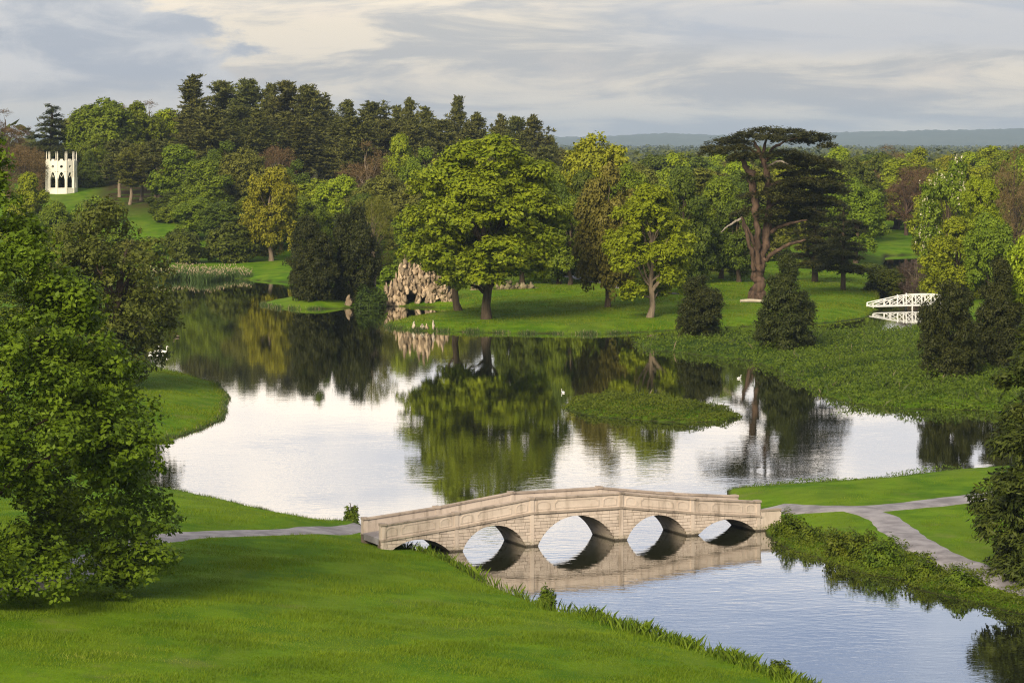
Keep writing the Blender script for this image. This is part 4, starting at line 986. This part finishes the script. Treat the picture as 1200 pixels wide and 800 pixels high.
tag(link('far_wood', np_mesh('far_wood', Vf.reshape(-1, 3), Qf, False, {'tone': ('FACE', tF)}), None, L['far']), 'distant mixed woodland stretching to the hills', 'woodland', kind='stuff')
hy = np.linspace(11500, 18000, 30); hp = np.arange(-900, 2101, 4.0); HY, HP = np.meshgrid(hy, hp, indexing='ij'); HX = (HP - 600) / F * HY
ridge = np.interp(HP, [-900, 600, 700, 780, 830, 900, 960, 1050, 1130, 1200, 2100], [50, 60, 62, 84, 72, 70, 84, 96, 102, 110, 95])
HZ = -3 + ridge * sstep(HY, 11500, 15500) + (rf.uniform(-1, 1, HX.shape) * 5.0 + 5 * wob(HX, HY, 160.0)) * sstep(HY, 11600, 12500)
a, b = np.meshgrid(np.arange(len(hy) - 1), np.arange(len(hp) - 1), indexing='ij'); q = (a * len(hp) + b).ravel()
M['hills'] = plain_mat('wooded_hills', (.03, .05, .02), (.07, .085, .04), .004, .95, .2)
tag(link('hills', np_mesh('hills', np.stack([HX.ravel(), HY.ravel(), HZ.ravel()], 1), np.stack([q, q + 1, q + len(hp) + 1, q + len(hp)], 1)), None, M['hills']), kind='structure')

# ------------------------------------------------------------------ waterside plants, reeds, grass
def blades(rng, X, Y, Z, h, wd, lean=.35, tri=False):
    n = len(X); a = rng.uniform(0, 2 * np.pi, n); t = np.stack([np.cos(a), np.sin(a), 0 * a], 1)
    d = np.stack([rng.normal(0, lean, n), rng.normal(0, lean, n), np.ones(n)], 1)
    B0 = np.stack([X, Y, Z - .03], 1); wv_ = t * (wd / 2)[:, None]; hh = h[:, None]
    if tri: return np.stack([B0 - wv_, B0 + wv_, B0 + d * hh], 1).reshape(-1, 3), np.arange(3 * n).reshape(n, 3)
    V = np.stack([B0 - wv_, B0 + wv_, B0 + d * hh * .6 + wv_ * .7, B0 + d * hh + np.stack([d[:, 0], d[:, 1], -.3 * np.hypot(d[:, 0], d[:, 1])], 1) * hh * .5], 1).reshape(-1, 3)
    return V, np.arange(4 * n).reshape(n, 4)
def stuff(name, V, Q, tone, leaf, label, cat):
    return tag(link(name, np_mesh(name, V, Q, False, {'tone': ('FACE', np.clip(tone, 0, 1))}), None, L[leaf]), label, cat, kind='stuff')
PATHS = [o.data for o in COL.objects if o.name.startswith('path')]
PV = np.concatenate([np.array([v.co[:2] for v in me.vertices]) for me in PATHS])
cells = set(map(tuple, np.floor(PV / .5).astype(int))) | set(map(tuple, np.floor((PV + [.3, .3]) / .5).astype(int))) | set(map(tuple, np.floor((PV - [.3, .3]) / .5).astype(int)))
def offpath(X, Y):
    kk = np.floor(np.stack([X, Y], 1) / .5).astype(int); return np.array([(a, b) not in cells for a, b in map(tuple, kk)])
r = np.random.default_rng(31)
n = 560000; yp = 800 + 14 - (814 - 555) * r.uniform(0, 1, n) ** .9; xp = r.uniform(-30, 1230, n); Yg = 80000 / (yp - 168) * r.uniform(.80, 1.0, n); Xg = (xp - 600) / F * Yg
d_ = shore(Xg, Yg); k = (d_ > .35); Xg, Yg, d_ = Xg[k], Yg[k], d_[k]
k = offpath(Xg, Yg); Xg, Yg, d_ = Xg[k], Yg[k], d_[k]
hg = (.06 + .13 * np.clip(wob(Xg, Yg, 3.0) + .3, 0, 1)) * r.uniform(.6, 1.4, len(Xg)) * np.where(Xg > 8, .8, 1.15)
Vg, Qg = blades(r, Xg, Yg, ground(Xg, Yg, d_), hg, np.full(len(Xg), .03), .5, True)
pale = np.clip(1.6 * (wob(Xg * 1.0, Yg * 1.0, 7.0, 5.0) + .5 * wob(Xg, Yg, 2.1, 1.1)) - .75, 0, 1) * (r.uniform(0, 1, len(Xg)) < .55)
band = pale * .7 + .42 + .30 * wob(Xg + .8 * Yg, Yg * .2, 6.0, .7) + .22 * wob(Xg, Yg, 2.2, 2.0)
stuff('lawn_grass', Vg, Qg, band * .95 - .14 + .30 * r.uniform(0, 1, len(Xg)) , 'grass', 'long green grass of the foreground lawns', 'grass')
# rough growth along the near bank
def bank_line(pts, n, spread, rng):
    P = np.array([px(x, y)[:2] for x, y in pts]); s = np.r_[0, np.cumsum(np.linalg.norm(np.diff(P, axis=0), axis=1))]
    t = rng.uniform(0, s[-1], n); C = np.stack([np.interp(t, s, P[:, j]) for j in (0, 1)], 1)
    return C[:, 0] + rng.normal(0, spread, n), C[:, 1] + rng.normal(0, spread, n), t
Xb, Yb, tb_ = bank_line([(462,634),(500,644),(530,654),(570,674),(615,692),(650,712),(700,724),(740,740),(800,757),(840,768),(880,783),(930,800),(960,815)], 26000, .55, r)
d_ = shore(Xb, Yb); clump = wob(tb_, tb_ * .3, .9) + .6 * wob(tb_, tb_, .35)
k = (d_ > -.35) & (d_ < 1.7) & (r.uniform(-.6, 1, len(Xb)) < clump); Xb, Yb, d_, c_ = Xb[k], Yb[k], d_[k], clump[k]
Vb_, Qb_ = blades(r, Xb, Yb, np.maximum(ground(Xb, Yb, d_), -.05), (.35 + .45 * np.clip(c_, 0, 1)) * r.uniform(.6, 1.3, len(Xb)), np.full(len(Xb), .05), .22)
stuff('bank_iris', Vb_, Qb_, r.uniform(0, 1, len(Xb)), 'iris', 'spiky iris and sedge growing along the near bank', 'waterside plants')
# rough margin where the other lawns meet the water
Xm, Ym, Sm = [], [], []
for pts, n, sz in [([(150,527),(200,514),(240,502),(262,490),(268,465),(255,450),(220,440),(180,430)], 9000, .30), ([(418,613),(380,611),(320,601),(260,586),(215,577)], 6000, .20), ([(450,383),(480,387),(540,389),(620,391),(700,391.5),(740,390)], 9000, .42), ([(852,575),(890,571),(950,567),(1040,561),(1080,556),(1130,551)], 6000, .20), ([(305,357),(325,361),(350,362.5),(390,362)], 3000, .42)]:
    a_, b_, t_ = bank_line(pts, n, .3, r); k = r.uniform(-.4, 1, n) < wob(t_, t_ * .4, 1.4) + .5 * wob(t_, t_, .5); Xm.append(a_[k]); Ym.append(b_[k]); Sm.append(np.full(k.sum(), sz))
Xm, Ym, Sm = map(np.concatenate, (Xm, Ym, Sm)); d_ = shore(Xm, Ym); k = (d_ > -.15) & (d_ < .9); Xm, Ym, Sm, d_ = Xm[k], Ym[k], Sm[k], d_[k]
Vm, Qm = blades(r, Xm, Ym, np.maximum(ground(Xm, Ym, d_), -.05), Sm * r.uniform(.5, 1.5, len(Xm)), Sm * .16, .4, True)
stuff('margin_grass', Vm, Qm, r.uniform(0, 1, len(Xm)), 'reed', 'rough tussocky grass where the lawns meet the water', 'grass')
# reed bed at the head of the lake
n = 15000; xr = r.uniform(150, 296, n); yr = 319 + 10 * r.uniform(0, 1, n) ** .8 + 1.5 * np.sin(xr / 9) - np.where(xr > 262, (xr - 262) / 10, 0); Yr_ = 80000 / (yr - 168); Xr = (xr - 600) / F * Yr_
hr = 1.7 * (.75 + .25 * np.sin((xr - 150) / 142 * np.pi)) * r.uniform(.5, 1.2, n)
Vr, Qr = blades(r, Xr, Yr_, np.full(n, -.1), hr, np.full(n, .11), .12)
tone = r.uniform(0, .75, n)
topn = 1500; it = r.permutation(n)[:topn]; P = np.stack([Xr[it], Yr_[it], hr[it] * .98], 1); Vh, Qh = leaves(r, P, r.normal(0, .3, (topn, 3)) + [0, -1, .2], .17, .4, along=np.tile([0, 0, 1.], (topn, 1)))
stuff('reed_bed', np.concatenate([Vr, Vh]), np.concatenate([Qr, Qh + len(Vr)]), np.concatenate([tone, np.ones(topn)]), 'reed', 'reed bed with pale seed heads at the head of the lake', 'reeds')
# marsh and islet herbage
def herbage(name, poly_px, n, h, ls, label, seed, inset=.0, leaf='herb'):
    rng = np.random.default_rng(seed); lo = np.min(poly_px, 0); hi = np.max(poly_px, 0)
    yv = rng.uniform(lo[1], hi[1], n); xv = rng.uniform(lo[0], hi[0], n); Yv = 80000 / (yv - 168); Xv = (xv - 600) / F * Yv
    k = psdf(np.array([px(x, y)[:2] for x, y in poly_px]), Xv, Yv) < -inset; Xv, Yv = Xv[k], Yv[k]; d_ = shore(Xv, Yv); k = d_ > -.3 - .7 * (rng.uniform(0, 1, len(d_)) < .35); Xv, Yv, d_ = Xv[k], Yv[k], d_[k]
    mound_ = np.clip(.5 + .75 * wob(Xv, Yv, 2.9, seed) + .55 * wob(Xv, Yv, 1.0, seed * 2) + .4 * wob(Xv, Yv, 9.0, seed), .06, 1.7)
    u = rng.uniform(0, 1, len(Xv)) ** .6
    P = np.stack([Xv + rng.normal(0, .15, len(Xv)), Yv, np.maximum(ground(Xv, Yv, d_), 0) + u * h * mound_], 1)
    V, Q = leaves(rng, P, rng.normal(0, .55, P.shape) + [0, -.25, .8], ls, .45)
    stuff(name, V, Q, .42 * rng.uniform(0, 1, len(P)) + .22 * (1 + wob(Xv, Yv, 4.0, 3)) + .22 * wob(Xv, Yv, 1.3, 6), leaf, label, 'waterside plants')
herbage('islet_plants', ISL_PX, 28000, .6, .12, 'low leafy plants covering the small islet', 2)
herbage('marsh_plants', [(738,398),(760,411),(820,418),(870,423),(900,431),(940,449),(970,468),(1000,475),(1060,481),(1150,483),(1230,486),(1230,392),(1080,386),(1040,390),(955,391),(840,393)], 105000, 1.0, .15, 'lush marsh plants on the bank below the yews', 5)
n = 7000; xs_, ys_ = r.uniform(745, 1225, n), r.uniform(396, 482, n); Ys_ = 80000 / (ys_ - 168); Xs_ = (xs_ - 600) / F * Ys_; d_ = shore(Xs_, Ys_); tuft = wob(Xs_, Ys_, 3.4, 4.0) + .7 * wob(Xs_, Ys_, 1.1, 1.5)
k = (d_ > -.7) & (d_ < 40) & (tuft > .35); Xs_, Ys_, d_ = Xs_[k], Ys_[k], d_[k]
Vs_, Qs_ = blades(r, Xs_, Ys_, np.maximum(ground(Xs_, Ys_, d_), -.05), r.uniform(.5, 1.25, len(Xs_)), np.full(len(Xs_), .10), .25)
stuff('marsh_sedge', Vs_, Qs_, r.uniform(0, .93, len(Xs_)), 'reed', 'tall sedge tufts standing out of the marsh plants', 'waterside plants')
n = 110000; yp = 384 - 64 * r.uniform(0, 1, n) ** .8; xp = r.uniform(440, 1030, n); Yl_ = 80000 / (yp - 168) * r.uniform(.94, 1.0, n); Xl_ = (xp - 600) / F * Yl_
yp2 = r.uniform(425, 520, 40000); xp2 = r.uniform(120, 275, 40000); Y2 = 80000 / (yp2 - 168); Xl_ = np.r_[Xl_, (xp2 - 600) / F * Y2]; Yl_ = np.r_[Yl_, Y2]
d_ = shore(Xl_, Yl_); k = (d_ > .15) & ((Yl_ > 358) | (Xl_ < 0)); Xl_, Yl_, d_ = Xl_[k], Yl_[k], d_[k]; k = offpath(Xl_, Yl_); Xl_, Yl_, d_ = Xl_[k], Yl_[k], d_[k]
sc_ = np.where(Yl_ > 340, 1.0, .6); edge_ = np.where(d_ < 1.2, 1.7, 1.0)
Vl_, Ql_ = blades(r, Xl_, Yl_, ground(Xl_, Yl_, d_), (.10 + .16 * np.clip(wob(Xl_, Yl_, 6.0) + .3, 0, 1)) * r.uniform(.5, 1.5, len(Xl_)) * sc_ * edge_, .11 * sc_, .6, True)
stuff('park_grass', Vl_, Ql_, .5 + .3 * wob(Xl_ + .5 * Yl_, Yl_ * .3, 9.0, .7) + .3 * r.uniform(-1, 1, len(Xl_)), 'grass', 'rough grass of the lawns around the lake', 'grass')
herbage('bank_plants', [(893,618),(908,636),(925,647),(960,657),(1000,672),(1050,680),(1080,694),(1120,703),(1160,713),(1210,724),(1210,700),(1150,684),(1100,672),(1060,655),(1000,643),(950,632),(915,612)], 52000, .55, .085, 'leafy plants lining the bank below the right path', 7)
herbage('point_plants', [(848,574),(890,570),(950,566),(1040,560),(1130,550),(1130,554),(1040,565),(950,571),(890,576)], 7000, .5, .085, 'fringe of tall weeds along the point behind the bridge', 8)
for i, (x, y, wd, h, lb) in enumerate([(925,632,2.2,1.5,'bushy shrub at the water beside the bridge end'),(950,640,1.8,1.0,'low bush next to the bridge end shrub'),(985,655,2.4,1.6,'dense rounded bush midway along the right bank'),(1012,660,2.2,1.7,'leafy bush crowding the middle bank bush'),
        (1038,668,2.6,1.6,'broad bush where the path nears the right bank'),(1085,682,2.4,1.2,'bright low bush below the path bend'),(1125,694,2.4,1.0,'sprawling bush beside the sword-leaved clump'),(640,706,1.0,.9,'leafy tuft at the near bank against water'),(912,795,1.1,.8,'round leafy plant at the corner of near bank'),(412,610,1.1,1.0,'tall weed clump by the left bridge end')]):
    X, Y, Z = px(x, y); Z = max(gz(X, Y), 0)
    bushy('bank_shrub', (X, Y, Z - .05), (wd, wd * .8, h), 'herb', lb, 'bush', int(900 * wd), .095, 40 + i)

# ------------------------------------------------------------------ haze
hz = MB().box(-9000, 9000, -280, 18600, -4.5, 190).build('haze', None); hz['kind'] = 'stuff'
m, t = mat('evening_haze')
vol = t.new('ShaderNodeVolumePrincipled', {'Color': (.62, .80, 1.0, 1), 'Density': 6.0e-5, 'Anisotropy': .1})
t.new('ShaderNodeOutputMaterial', {'Volume': vol.outputs[0]})
hz.data.materials.append(m)
